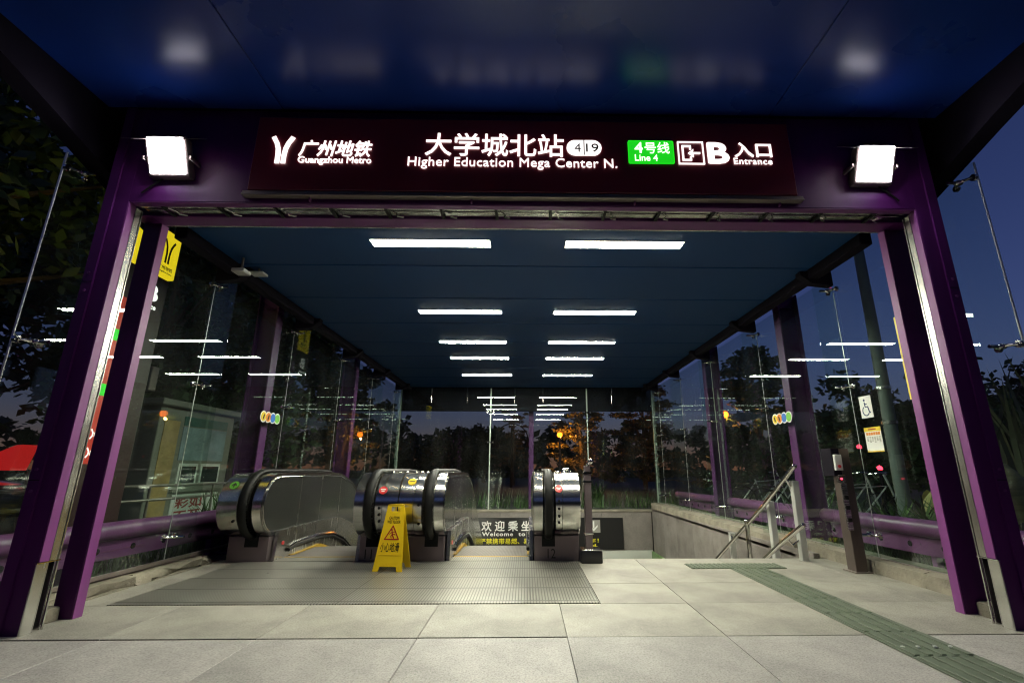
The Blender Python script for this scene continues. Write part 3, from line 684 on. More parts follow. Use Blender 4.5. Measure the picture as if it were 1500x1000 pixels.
def balustrade(t, s, x_in, x_hr0, x_hr1, x_out, drumseg, extra):
    """x_in: face towards the steps; s = +1 when the steps lie at larger x"""
    # steel border and inner panels
    a, b_ = sorted((x_in - s*0.10, x_in - s*0.004))
    MB().prism(esc_profile(0.345), 'x', a, b_).build("newel_cheek", "steel_x", t)
    outer = esc_profile(0.300); 
    # inner panels split by joints
    cuts = [5.5, 6.42, 7.05, 7.75, 8.45]
    def prof_z(yv, top):
        r = 0.300; yc, zc = 5.86, 0.615; z = zc+r if top else zc-r
        if yv < yc: 
            d = math.sqrt(max(0, r*r-(yv-yc)**2)); return zc + (d if top else -d)
        k = [(7.25, 0), (7.75, .02), (8.25, .14), (8.75, .38), (12.6, .38+3.85*math.tan(R(28)))]
        if yv <= 7.25: return z
        for (ya, da), (yb, db) in zip(k, k[1:]):
            if ya <= yv <= yb: return z - (da + (db-da)*(yv-ya)/(yb-ya))
        return z-1
    for c0, c1 in zip(cuts, cuts[1:]):
        ys_ = [c0 + (c1-c0)*i/12 for i in range(13)]; ys_ = [max(y_, 5.5601) for y_ in ys_]
        poly = [(y_+ (0.002 if i == 0 else -0.002 if i == 12 else 0), prof_z(y_, True)) for i, y_ in enumerate(ys_)]
        poly += [(y_+ (0.002 if i == 12 else -0.002 if i == 0 else 0), prof_z(y_, False)) for i, y_ in reversed(list(enumerate(ys_)))]
        q = []
        for pt in poly:
            if not q or (Vector(pt)-Vector(q[-1])).length > 1e-4: q.append(pt)
        if (Vector(q[0])-Vector(q[-1])).length < 1e-4: q.pop()
        e0, e1 = sorted((x_in - s*0.004, x_in + s*0.003))
        MB().prism(q, 'x', e0, e1).build("balustrade_panel", "panel", t, smooth=0)
    for c0 in cuts[1:-1]:
        e0, e1 = sorted((x_in, x_in + s*0.0055))
        MB().box(e0, e1, c0-0.006, c0+0.006, prof_z(c0, False)+0.004, prof_z(c0, True)-0.004).build("panel_joint", "steel_v", t, smooth=0)
    # bright bead round the panel
    bd = [(x_in + s*0.003, y_, z_) for y_, z_ in ([(7.25, 0.315)] + esc_profile(0.300)[:23])]
    MB().tube(bd, 0.006, 6).build("panel_bead", "chrome", t)
    # handrail
    xm = (x_hr0+x_hr1)/2
    hp = [(xm, y_, z_) for y_, z_ in handrail_path(0.365)]
    MB().tube(hp, 0.046, 10, flat=0.62).build("handrail", "black", t)
    MB().prism(esc_profile(0.335), 'x', *sorted((x_hr0, x_hr1))).build("handrail_guide", "steel", t)
    # outer drum cladding in segments
    for k, (d0, d1) in enumerate(drumseg):
        MB().prism(esc_profile(0.337 + 0.005*(k % 2)), 'x', d0+0.003, d1-0.003).build("newel_drum", "steel_x", t)
    # plinth
    lo, hi = sorted((x_in - s*0.012, drumseg[-1][1] if s < 0 else drumseg[0][0]))
    lo, hi = sorted((x_in - s*0.012, x_out))
    MB().bbox(lo, hi, 5.80, 7.6, 0.0, 0.268, 0.004, 1).build("plinth", "mauve", t, smooth=0)
    MB().box(x_hr0-0.025, x_hr1+0.025, 5.792, 5.80, 0.155, 0.285).build("handrail_inlet", "blackgap", t, smooth=0)
    # skirt and deflector
    e0, e1 = sorted((x_in + s*0.004, x_in + s*0.045))
    sk = [(5.86, 0.0), (5.90, 0.315), (7.25, 0.315), (7.75, 0.295), (8.25, 0.175), (8.75, -0.065), (8.75, -0.6), (7.0, -0.3), (6.3, 0.0)]
    MB().prism(sk, 'x', e0, e1).build("skirt_panel", "steel_v", t, smooth=0)
    xd = x_in + s*0.06
    MB().tube([(xd, 6.15, 0.11), (xd, 6.3, 0.135), (xd, 7.0, 0.14), (xd, 7.45, 0.11), (xd, 7.9, -0.02), (xd, 8.5, -0.3)], 0.020, 8).build("deflector", "chrome", t)
    MB().tube([(xd, 6.15, 0.075), (xd, 6.3, 0.098), (xd, 7.0, 0.10), (xd, 7.45, 0.07), (xd, 7.9, -0.06), (xd, 8.5, -0.34)], 0.022, 6).build("deflector_brush", "black", t)
    MB().prism([(6.25, 0.008), (7.05, 0.02), (7.6, -0.12), (7.6, -0.16), (7.05, -0.02), (6.25, -0.01)], 'x', *sorted((x_in+s*0.046, x_in+s*0.072))).build("yellow_edge", "yline", t, smooth=0)
    # top deck screws and cap
def sticker(t, x_, z_, r, m, glyph=None, yc=5.86, R_=0.3415):
    """round sticker wrapped on the newel drum"""
    ang0 = math.asin(max(-1, min(1, (z_-0.615)/R_)))
    mb = MB(); n_ = 20; ring0 = []
    def P(u, v, off):
        a = ang0 + v/R_; return (x_+u, yc - math.cos(a)*(R_+off), 0.615 + math.sin(a)*(R_+off))
    A = [mb.bm.verts.new(P(math.cos(2*math.pi*i/n_)*r, math.sin(2*math.pi*i/n_)*r, 0.003)) for i in range(n_)]
    Bv = [mb.bm.verts.new(P(math.cos(2*math.pi*i/n_)*r, math.sin(2*math.pi*i/n_)*r, 0.0)) for i in range(n_)]
    mb.bm.faces.new(A); mb.bm.faces.new(Bv[::-1])
    for i in range(n_): mb.bm.faces.new((A[i], Bv[i], Bv[(i+1) % n_], A[(i+1) % n_]))
    bmesh.ops.recalc_face_normals(mb.bm, faces=mb.bm.faces[:])
    o = mb.build("sticker", m, t, smooth=0)
    if glyph:
        for poly, gm in glyph:
            g_ = MB(); A = [g_.bm.verts.new(P(u*r, v*r, 0.0045)) for u, v in poly]; Bv = [g_.bm.verts.new(P(u*r, v*r, 0.002)) for u, v in poly]
            k = len(poly); g_.bm.faces.new(A); g_.bm.faces.new(Bv[::-1])
            for i in range(k): g_.bm.faces.new((A[i], Bv[i], Bv[(i+1) % k], A[(i+1) % k]))
            bmesh.ops.recalc_face_normals(g_.bm, faces=g_.bm.faces[:]); g_.build("sticker_mark", gm, o, smooth=0)
    return o
arrow = [([(-.12, -.6), (.12, -.6), (.12, .0), (.5, -.3), (.5, .05), (0, .6), (-.5, .05), (-.5, -.3), (-.12, .0)], "ink")]
mask = [([(-.6, .05), (.6, .05), (.6, .3), (-.6, .3)], "white"), ([(-.4, -.35), (.4, -.35), (.3, -.1), (-.3, -.1)], "white")]
bar = [([(-.7, -.12), (.7, -.12), (.7, .14), (-.7, .14)], "ink")]
def lane(t, x0, x1, px0, px1):
    MB().bbox(px0, px1, 4.06, 5.80, -0.03, 0.004, 0.002, 1).build("floor_plate", "plate", t, smooth=0)
    MB().bbox(x0+0.05, x1-0.05, 5.803, 6.06, -0.03, 0.006, 0.002, 1).build("comb_plate", "plate", t, smooth=0)
    MB().bbox(x0+0.06, x1-0.06, 6.06, 6.09, -0.02, 0.009, 0.002, 1).build("comb", "yline", t, smooth=0)
    yv = 6.092; zv = 0.0
    for k in range(9):
        zt = (0.0, 0.0, -0.05, -0.20, -0.38, -0.58, -0.78, -0.98, -1.18)[k]
        sp = MB().bbox(x0+0.052, x1-0.052, yv, yv+0.396, zt-0.2, zt, 0.003, 1); o = sp.build("step", "tread", t, smooth=0); yv += 0.40
def text_on_plinth(t, body, x0, x1):
    text(t, "unit_number", body, x0, x1, 0.03, 0.13, "ink", (0, 5.7985, 0), th=0.002)
e1 = thing("escalator", "left steel escalator with a green arrow sticker on its outer newel", "escalator", (-2.4, 5.8, 0), "escalators going down")
lane(e1, -2.90, -1.90, -3.195, -1.46)
balustrade(e1, 1, -2.90, -3.15, -3.05, -3.36, [(-3.39, -3.17)], None)
balustrade(e1, -1, -1.90, -1.79, -1.69, -1.42, [(-1.67, -1.59), (-1.59, -1.42)], None)
e2 = thing("escalator", "right steel escalator with dark floor plate between middle and right newels", "escalator", (-0.4, 5.8, 0), "escalators going down")
lane(e2, -0.92, 0.08, -1.455, 0.57)
balustrade(e2, 1, -0.92, -1.13, -1.03, -1.415, [(-1.415, -1.25), (-1.25, -1.155)], None)
balustrade(e2, -1, 0.08, 0.20, 0.30, 0.60, [(0.32, 0.40), (0.40, 0.60)], None)
sticker(e1, -3.27, 0.83, 0.050, "green_st", arrow)
sticker(e1, -1.60, 0.775, 0.047, "red", mask)
sticker(e2, -1.30, 0.865, 0.046, "yellow_st", bar)
sticker(e2, 0.36, 0.79, 0.044, "red", mask)
for e_, xk, zs in ((e1, -1.62, (0.59, 0.52, 0.45)), (e2, 0.36, (0.66, 0.58, 0.50, 0.43)), (e1, -3.21, (0.45,)), (e2, -1.19, (0.62, 0.42))):
    for z_ in zs:
        yb = 5.86 - math.sqrt(0.3415**2-(z_-0.615)**2)
        MB().disc((xk, yb-0.001, z_), 0.014, 0.012, 'y', 12).build("button", "black", e_)
for e_, x0, x1 in ((e1, -1.66, -1.45), (e2, 0.33, 0.58), (e2, -1.38, -1.2)):
    for k in range(3):
        xx = x0 + (x1-x0)*(k+0.5)/3
        MB().sphere((xx, 6.0+0.05*k, 0.965), 0.022, (1.4, 1, 0.6), 2).build("deck_cap", "chrome", e_)
MB().tube([(0.42, 5.95, 0.955), (0.44, 5.95, 0.995), (0.50, 5.95, 1.0), (0.53, 5.95, 0.955)], 0.014, 8).build("deck_handle", "chrome", e2)
text_on_plinth(e2, "12", 0.24, 0.33); text_on_plinth(e1, "11", -1.82, -1.74)
MB().disc((-2.854, 6.02, 0.17), 0.022, 0.012, 'x', 14).build("stop_button", "red", e1)
MB().disc((-0.874, 6.02, 0.17), 0.022, 0.012, 'x', 14).build("stop_button", "red", e2)

# ================================================================== SMALLER THINGS INSIDE
# caution board: two leaves leaning together
cs = thing("caution_board", "yellow folding wet floor board standing before the middle escalator newel", "caution sign", (-1.39, 5.36, 0))
H = 0.64
def leaf(sgn):
    out = [(-0.155, 0), (-0.10, 0), (-0.085, 0.045), (0.085, 0.045), (0.10, 0), (0.155, 0), (0.092, 0.60), (0.085, 0.635), (0.06, H), (-0.06, H), (-0.085, 0.635), (-0.092, 0.60)]
    hole = [(-0.05, 0.575), (0.05, 0.575), (0.05, 0.615), (-0.05, 0.615)]
    t = bmesh.new()
    # face with a hand hole built from strips
    strips = [[(-0.155,0),(-0.10,0),(-0.085,0.045),(-0.1503,0.045)], [(0.10,0),(0.155,0),(0.1503,0.045),(0.085,0.045)],
              [(-0.1503,0.045),(-0.085,0.045),(0.085,0.045),(0.1503,0.045),(0.0955,0.565),(-0.0955,0.565)],
              [(-0.0955,0.565),(-0.052,0.565),(-0.052,0.612),(-0.0908,0.612)], [(0.052,0.565),(0.0955,0.565),(0.0908,0.612),(0.052,0.612)],
              [(-0.0908,0.612),(-0.052,0.612),(0.052,0.612),(0.0908,0.612),(0.085,0.635),(0.06,H),(-0.06,H),(-0.085,0.635)]]
    for s_ in strips: t.faces.new([t.verts.new((u, 0, v)) for u, v in s_])
    bmesh.ops.remove_doubles(t, verts=t.verts[:], dist=1e-4)
    e = bmesh.ops.extrude_face_region(t, geom=t.faces[:])
    for g_ in e["geom"]:
        if isinstance(g_, bmesh.types.BMVert): g_.co.y += 0.012
    bmesh.ops.recalc_face_normals(t, faces=t.faces[:])
    mb = MB.__new__(MB); mb.bm = t
    return mb
LEAN = 0.20
def place(mb_or_pts, back=False): pass
mz = Matrix.Rotation(R(-7), 4, 'Z')
def put(mb, name, m, parent, back=False, smooth=0):
    sh = Matrix.Identity(4); sh[1][2] = LEAN if not back else -LEAN
    tr = Matrix.Translation((0, (-0.13 if not back else 0.13), 0)) @ sh
    if back: tr = tr @ Matrix.Rotation(math.pi, 4, 'Z')
    if back:
        tr = Matrix.Translation((0, 0.13, 0)) @ sh @ Matrix.Rotation(math.pi, 4, 'Z')
    tr = Matrix.Translation((-1.39, 5.36, 0.003)) @ mz @ tr
    bmesh.ops.transform(mb.bm, matrix=tr, verts=mb.bm.verts[:])
    bmesh.ops.recalc_face_normals(mb.bm, faces=mb.bm.faces[:])
    return mb.build(name, m, parent, smooth=smooth)
fl = put(leaf(1), "front_leaf", "yellow", cs); bl = put(leaf(1), "rear_leaf", "yellow", cs, back=True)
put(MB().bbox(-0.12, 0.12, -0.0035, 0.0, 0.150, 0.156, 0.001, 1), "raised_rib", "yellow", fl)
def text_put(body, u0, u1, v0, v1, m, bold):
    me = text_mesh(body, bold); xs = [v.co.x for v in me.vertices]; ys = [v.co.y for v in me.vertices]
    bm = bmesh.new(); bm.from_mesh(me); bpy.data.meshes.remove(me)
    sx, sy = (u1-u0)/(max(xs)-min(xs)), (v1-v0)/(max(ys)-min(ys)); a, b_ = min(xs), min(ys)
    for v in bm.verts: v.co = Vector((u0+(v.co.x-a)*sx, -0.0015, v0+(v.co.y-b_)*sy))
    mb = MB.__new__(MB); mb.bm = bm; put(mb, "print", m, fl)
text_put("CAUTION", -0.055, 0.055, 0.487, 0.518, "ink", 0.03)
text_put("WET FLOOR", -0.071, 0.073, 0.449, 0.480, "ink", 0.03)
text_put("小心地滑", -0.108, 0.095, 0.180, 0.268, "ink", 0.015)
tri = MB()
for a, b_ in (((-0.075, 0.298), (0.0, 0.425)), ((0.0, 0.425), (0.075, 0.298)), ((0.075, 0.298), (-0.075, 0.298))):
    d = Vector((b_[0]-a[0], b_[1]-a[1])).normalized()*0.004
    tri.prism(stroke([(a[0]-d.x, a[1]-d.y), (b_[0]+d.x, b_[1]+d.y)], 0.011), 'y', -0.0022, -0.0002)
put(tri, "warning_triangle", "red_ink", fl)
man = MB()
for pts, w in (([(-0.005, 0.375), (0.002, 0.345), (0.012, 0.325), (0.022, 0.305)], 0.013), ([(0.0, 0.34), (-0.012, 0.325), (-0.002, 0.308)], 0.009), ([(0.0, 0.345), (0.026, 0.348), (0.034, 0.336)], 0.009),
               ([(-0.004, 0.366), (-0.024, 0.352), (-0.034, 0.345)], 0.007), ([(-0.004, 0.37), (0.018, 0.366), (0.030, 0.370)], 0.007)):
    man.prism(stroke(pts, w), 'y', -0.0022, -0.0002)
man.disc((-0.008, -0.0012, 0.387), 0.009, 0.002, 'y', 12)
put(man, "slipping_figure", "red_ink", fl)

# left handrail end post of the stair
t = thing("stair_rail", "steel rail end on a square mauve post beside the right escalator newel", "handrail", (0.72, 5.74, 0))
MB().bbox(0.60, 0.84, 5.62, 5.84, 0.003, 0.13, 0.012, 2).build("base_block", "board", t)
MB().bbox(0.61, 0.83, 5.63, 5.83, 0.13, 0.145, 0.004, 1).build("base_cap", "chrome", t)
MB().bbox(0.665, 0.745, 5.69, 5.77, 0.145, 0.95, 0.004, 1).build("post", "mauve", t, smooth=0)
for z_ in (0.86, 0.96, 0.30): MB().bbox(0.655, 0.755, 5.68, 5.78, z_-0.012, z_+0.012, 0.003, 1).build("collar", "chrome", t, smooth=0)
MB().bbox(0.67, 0.74, 5.695, 5.765, 0.972, 1.04, 0.004, 1).build("top_bracket", "mauve", t, smooth=0)
MB().tube([(0.735, 5.60, 1.09), (0.735, 6.1, 1.02), (0.735, 8.5, -0.35), (0.735, 10.0, -1.2)], 0.026, 12).sphere((0.735, 5.60, 1.09), 0.03, (1, 0.5, 1), 2).build("rail", "chrome", t)

# right-hand stair handrails
t = thing("stair_handrail", "bent tubular stair handrails on pale square posts at the right wall", "handrail", (3.1, 6.0, -0.05))
MB().tube([(3.07, 5.56, 1.03), (3.07, 5.60, 1.01), (3.07, 6.28, 0.62), (3.07, 6.42, 0.54), (3.07, 8.2, -0.38), (3.07, 11, -1.9)], 0.026, 12).sphere((3.07, 5.555, 1.033), 0.028, (1, 0.5, 1), 2).build("upper_rail", "chrome", t)
MB().tube([(3.00, 5.42, 0.41), (3.00, 5.46, 0.395), (3.00, 6.02, 0.12), (3.00, 6.15, 0.05), (3.00, 8.0, -0.95)], 0.026, 12).sphere((3.00, 5.415, 0.413), 0.028, (1, 0.5, 1), 2).build("lower_rail", "chrome", t)
for xp, yp, z1, z0 in ((3.16, 5.78, 0.87, -0.03), (3.16, 6.42, 0.60, -0.6), (3.16, 7.75, 0.06, -1.2)):
    MB().bbox(xp-0.038, xp+0.038, yp-0.038, yp+0.038, z0-0.3, z1, 0.004, 1).build("post", "white_post", t, smooth=0)
MB().tube([(3.14, 5.78, 0.80), (3.10, 5.78, 0.82), (3.07, 5.78, 0.89)], 0.012, 8).build("rail_bracket", "chrome", t)
MB().tube([(3.14, 5.78, 0.22), (3.05, 5.78, 0.16), (3.00, 5.78, 0.22)], 0.012, 8).build("rail_bracket", "chrome", t)
MB().tube([(3.14, 7.73, 0.03), (3.10, 7.6, 0.02), (3.07, 7.55, -0.06)], 0.012, 8).build("rail_bracket", "chrome", t)
MB().tube([(3.06, 6.95, 0.30), (3.06, 6.95, -0.4)], 0.03, 10).sphere((3.06, 6.95, 0.30), 0.034, (1, 1, 1), 2).build("short_post", "chrome", t)

# help point
t = thing("help_point", "brown steel help point column with call box by the right glass", "help point", (3.36, 5.17, 0))
MB().bbox(3.30, 3.42, 5.10, 5.24, 0.0, 1.21, 0.004, 1).build("column", "brown_post", t, smooth=0)
MB().bbox(3.27, 3.45, 5.07, 5.27, 0.0, 0.012, 0.002, 1).build("base_plate", "greysteel", t, smooth=0)
MB().bbox(3.215, 3.302, 5.08, 5.27, 0.93, 1.215, 0.004, 1).build("hood", "dark", t, smooth=0)
MB().bbox(3.225, 3.30, 5.045, 5.079, 0.99, 1.15, 0.004, 1).build("call_box", "white_enamel", t)
MB().disc((3.26, 5.04, 1.03), 0.016, 0.008, 'y', 12).build("call_button", "red", t)
MB().bbox(3.245, 3.32, 5.065, 5.098, 0.865, 0.945, 0.003, 1).build("display", "steel", t, smooth=0)
MB().disc((3.275, 5.062, 0.905), 0.010, 0.006, 'y', 10).build("signal_light", "redspot", t)
MB().bbox(3.275, 3.335, 5.085, 5.099, 0.40, 0.86, 0.003, 1).build("front_plate", "steel", t, smooth=0)
for z_ in (0.72, 0.62, 0.50): MB().bbox(3.285, 3.325, 5.072, 5.085, z_-0.02, z_+0.02, 0.003, 1).build("lock", "black", t, smooth=0)

# stickers and notices on the glass
K = 1.0435; KZ = lambda z: 1.0 + (z-1.0)*K
def glassrect(t, name, x_, y0, y1, z0, z1, m, th=0.002): return MB().box(x_+0.15-th, x_+0.15+th, y0*K, y1*K, KZ(z0), KZ(z1)).build(name, m, t, smooth=0)
t = thing("wheelchair_sticker", "white wheelchair symbol sticker on the right glass above the yellow notice", "sticker", (3.44, 4.75, 1.6))
glassrect(t, "sheet", 3.438, 4.66, 4.83, 1.50, 1.72, "white")
wc = MB()
def wp(pts, w): 
    # drawn as seen from inside: u runs to smaller y
    wc.prism([((4.745 - u)*K, KZ(1.61 + v)) for u, v in stroke(pts, w)], 'x', 3.5835, 3.5855)
wp([(-0.012, 0.048), (-0.008, 0.0), (0.028, 0.0), (0.042, -0.055), (0.058, -0.06)], 0.014); wp([(-0.01, 0.028), (0.02, 0.028)], 0.010)
arc = [(-0.005+0.046*math.cos(R(a)), -0.04+0.046*math.sin(R(a))) for a in range(120, 345, 15)]; wp(arc, 0.010)
wc.disc((3.5845, 4.757*K, KZ(1.678)), 0.013, 0.002, 'x', 12); wc.build("symbol", "navy", t, smooth=0)
t = thing("rules_notice", "white and yellow rules notice on the right glass below the wheelchair sticker", "notice", (3.44, 4.72, 1.28))
glassrect(t, "sheet", 3.438, 4.60, 4.83, 1.165, 1.405, "white")
glassrect(t, "yellow_band", 3.4345, 4.60, 4.83, 1.365, 1.405, "yellow_st", 0.001); glassrect(t, "yellow_edge", 3.4345, 4.60, 4.83, 1.165, 1.175, "yellow_st", 0.001)
for k in range(6):
    y_ = 4.805 - 0.033*k; glassrect(t, "pictogram", 3.434, y_-0.026, y_, 1.328, 1.356, "orange_st", 0.001)
    for j in range(5 if k % 2 else 4): glassrect(t, "text_line", 3.434, y_-0.024, y_-0.003, 1.306-0.012*j, 1.312-0.012*j, "boardgrey", 0.001)
glassrect(t, "title", 3.433, 4.66, 4.77, 1.380, 1.391, "red_ink", 0.0006)
for s, lb in ((-1, "row of four coloured round stickers on the left glass"), (1, "row of four coloured round stickers on the right glass")):
    y0 = 6.22 if s < 0 else 6.14
    t = thing("safety_stickers", lb, "sticker", (s*3.435, y0+0.2, 1.66), "rows of round glass stickers")
    for k, cm in enumerate(("yellow_st", "orange_st", "blue_st", "green_st") if s < 0 else ("green_st", "blue_st", "orange_st", "yellow_st")):
        yc_ = (y0 + 0.055 + 0.115*k)*K
        o = MB().disc((s*3.587, yc_, 1.694), 0.077, 0.004, 'x', 22).build("round_sticker", "white", t, smooth=0)
        o.data.transform(Matrix.Translation((-s*0.001*k, 0, 0)))
        q = MB().disc((s*3.584, yc_, 1.694), 0.063, 0.002, 'x', 22).build("sticker_print", cm, o, smooth=0); q.data.transform(Matrix.Translation((-s*0.001*k, 0, 0)))
        if cm in ("yellow_st", "orange_st"):
            b_ = MB().prism([(yc_-0.02, 1.66), (yc_+0.01, 1.66), (yc_+0.025, 1.72), (yc_, 1.73), (yc_-0.01, 1.70)], 'x', s*3.5825, s*3.5815).build("sticker_mark", "ink", o, smooth=0)
            b_.data.transform(Matrix.Translation((-s*0.001*k, 0, 0)))
t = thing("hanging_notice", "tall white notice with yellow border behind the right inner post", "notice", (3.43, 4.0, 1.6))
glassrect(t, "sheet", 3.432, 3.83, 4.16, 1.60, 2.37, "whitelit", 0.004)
glassrect(t, "top_band", 3.4265, 3.83, 4.16, 2.27, 2.37, "yellow_st", 0.001)
glassrect(t, "side_border", 3.4265, 4.14, 4.16, 1.60, 2.27, "yellow_st", 0.001); glassrect(t, "side_border", 3.4265, 3.83, 3.85, 1.60, 2.27, "yellow_st", 0.001)
for k in range(9): glassrect(t, "text_line", 3.4265, 3.90, 4.11, 2.19-0.06*k, 2.215-0.06*k, "boardgrey", 0.001)

# welcome board in the stairwell
t = thing("welcome_board", "black board with white welcome lettering on the back stairwell wall", "sign", (0.3, 13.36, -0.65))
MB().bbox(-2.0, 2.56, 13.335, 13.378, -1.02, -0.24, 0.006, 1).build("board", "board", t, smooth=0)
OB = (0, 13.334, 0)
text(t, "lettering", "欢 迎 乘 坐 广 州", -1.19, 0.80, -0.575, -0.315, "white", OB, bold=0.02, words=0.3)
text(t, "lettering", "Welcome  to  Guangzhou", -1.17, 1.05, -0.72, -0.59, "white", OB, bold=0.03, space=1.15, words=0.3)
text(t, "lettering", "严禁携带易燃、易爆物品乘车！", -1.22, 0.95, -0.885, -0.745, "ytext", OB, bold=0.012)
text(t, "lettering", "车！", 1.64, 1.90, -0.86, -0.745, "ytext", OB, bold=0.02)
text(t, "lettering", "ed.", 1.66, 1.86, -0.955, -0.885, "ytext", OB, bold=0.03)
sq = MB().bbox(1.60, 1.95, 13.328, 13.334, -0.61, -0.30, 0.002, 1).build("arrow_square", "boardgrey", t, smooth=0)
MB().box(1.755, 1.795, 13.325, 13.3275, -0.50, -0.325).prism([(1.775, -0.575), (1.88, -0.47), (1.88, -0.42), (1.775, -0.52), (1.67, -0.42), (1.67, -0.47)], 'y', 13.325, 13.3275).build("arrow", "white", sq, smooth=0)

# ================================================================== OUTSIDE
# metro pylon by the left glass
t = thing("metro_pylon", "yellow topped red pylon sign outside the left glass", "pylon sign", (-4.42, 5.05, -0.05))
MB().bbox(-4.52, -4.32, 4.66, 5.40, -0.06, 3.18, 0.01, 2).build("body", "dark_red", t, smooth=0)
MB().bbox(-4.54, -4.30, 4.62, 5.44, 3.20, 3.76, 0.01, 2).build("cap", "ywlit", t, smooth=0)
OP = (-4.299, 0, 0); rt, up = (0, 1, 0), (0, 0, 1)
lg = MB()
for s in (-1, 1):
    pts = [(5.27+s*0.022, 3.36), (5.27+s*0.022, 3.48), (5.27+s*0.034, 3.56), (5.27+s*0.06, 3.62), (5.27+s*0.08, 3.65)]
    lg.prism(stroke(pts, 0.026), 'x', -4.2985, -4.296)
lg.build("logo", "ink", t, smooth=0)
text(t, "lettering", "广州地铁", 5.16, 5.38, 3.275, 3.325, "ink", OP, rt, up, th=0.003)
text(t, "lettering", "Guangzhou Metro", 5.16, 5.38, 3.235, 3.260, "ink", OP, rt, up, th=0.003)
OQ = (-4.318, 0, 0)
text(t, "lettering", "B", 5.10, 5.28, 2.86, 3.06, "letter", OQ, rt, up, th=0.003, bold=0.05)
text(t, "lettering", "Entrance", 4.98, 5.28, 2.77, 2.83, "letter", OQ, rt, up, th=0.003, bold=0.02)
rp = MB().bbox(-4.319, -4.312, 4.78, 4.95, 1.05, 2.78, 0.002, 1).build("red_strip", "redlit", t, smooth=0)
for z_ in (2.30, 1.72): MB().box(-4.3115, -4.309, 4.80, 4.93, z_, z_+0.12).build("green_square", "green_lit", rp, smooth=0)
for z_ in (1.16, 1.34):
    for s in (-1, 1): 
        MB().prism(stroke([(4.865+s*0.035, z_+0.045), (4.865+s*0.012, z_+0.01), (4.865+s*0.012, z_-0.02), (4.865+s*0.035, z_-0.05)], 0.014), 'x', -4.3115, -4.309).build("white_mark", "letter", rp, smooth=0)

# kiosk
t = thing("kiosk", "small grey street kiosk with posters behind the left glass", "kiosk", (-6.7, 8.7, -0.06))
MB().bbox(-7.6, -6.0, 7.9, 9.9, -0.06, 2.02, 0.01, 1).build("wall", "kiosk", t, smooth=0)
MB().bbox(-7.75, -5.85, 7.72, 10.05, 2.02, 2.12, 0.01, 1).build("roof", "kiosk", t, smooth=0)
MB().bbox(-7.2, -6.2, 7.8, 7.95, 2.25, 2.65, 0.01, 1).build("sign_box", "greysteel", t, smooth=0)
MB().box(-7.15, -6.25, 7.785, 7.80, 2.28, 2.62).build("sign_face", "teal", t, smooth=0)
def wface(nm, y0, y1, z0, z1, m, off=0.01): return MB().bbox(-6.0, -6.0+off, y0, y1, z0, z1, 0.002, 1).build(nm, m, t, smooth=0)
def sface(nm, x0, x1, z0, z1, m, off=0.01): return MB().bbox(x0, x1, 7.9-off, 7.9, z0, z1, 0.002, 1).build(nm, m, t, smooth=0)
sface("poster", -7.45, -6.55, 0.95, 1.75, "posterv"); sface("poster", -7.4, -6.6, 1.78, 1.96, "navy"); sface("white_sheet", -6.95, -6.5, 0.75, 1.2, "poster")
wface("door", 8.02, 8.38, 0.1, 1.8, "poster2")
wface("poster", 8.48, 9.7, 1.15, 1.72, "poster"); wface("poster", 8.48, 9.7, 1.74, 1.9, "teal")
for a, b_ in ((8.52, 9.02), (9.1, 9.66)):
    o = wface("window", a, b_, 0.72, 1.10, "white_enamel", 0.014); MB().bbox(-5.986, -5.980, a+0.05, b_-0.05, 0.77, 1.05, 0.002, 1).build("pane", "kiosk_dark", o, smooth=0)
wface("sill", 8.42, 9.75, 0.62, 0.67, "kiosk", 0.06)
w = wface("white_board", 8.5, 9.35, 0.08, 0.58, "white_enamel", 0.012); wface("white_board", 9.42, 9.72, 0.08, 0.58, "white_enamel", 0.012)
OK_ = (-5.987, 0, 0)
text(w, "red_print", "彩如", 8.58, 9.28, 0.35, 0.55, "red_ink", OK_, (0,1,0), (0,0,1), th=0.002, bold=0.02)
text(w, "red_print", "不开", 8.58, 9.28, 0.11, 0.31, "red_ink", OK_, (0,1,0), (0,0,1), th=0.002, bold=0.02)

# street railing on the left
t = thing("street_railing", "thin grey street railing between the left glass and the kiosk", "railing", (-4.9, 6, -0.06))
for z_ in (0.62, 0.80): MB().tube([(-4.95, 3.6, z_), (-4.95, 9.5, z_-0.02)], 0.018, 8).build("rail", "greysteel", t)
for k in range(5): MB().tube([(-4.95, 4.0+1.3*k, -0.06), (-4.95, 4.0+1.3*k, 0.80)], 0.016, 8).build("post", "greysteel", t)

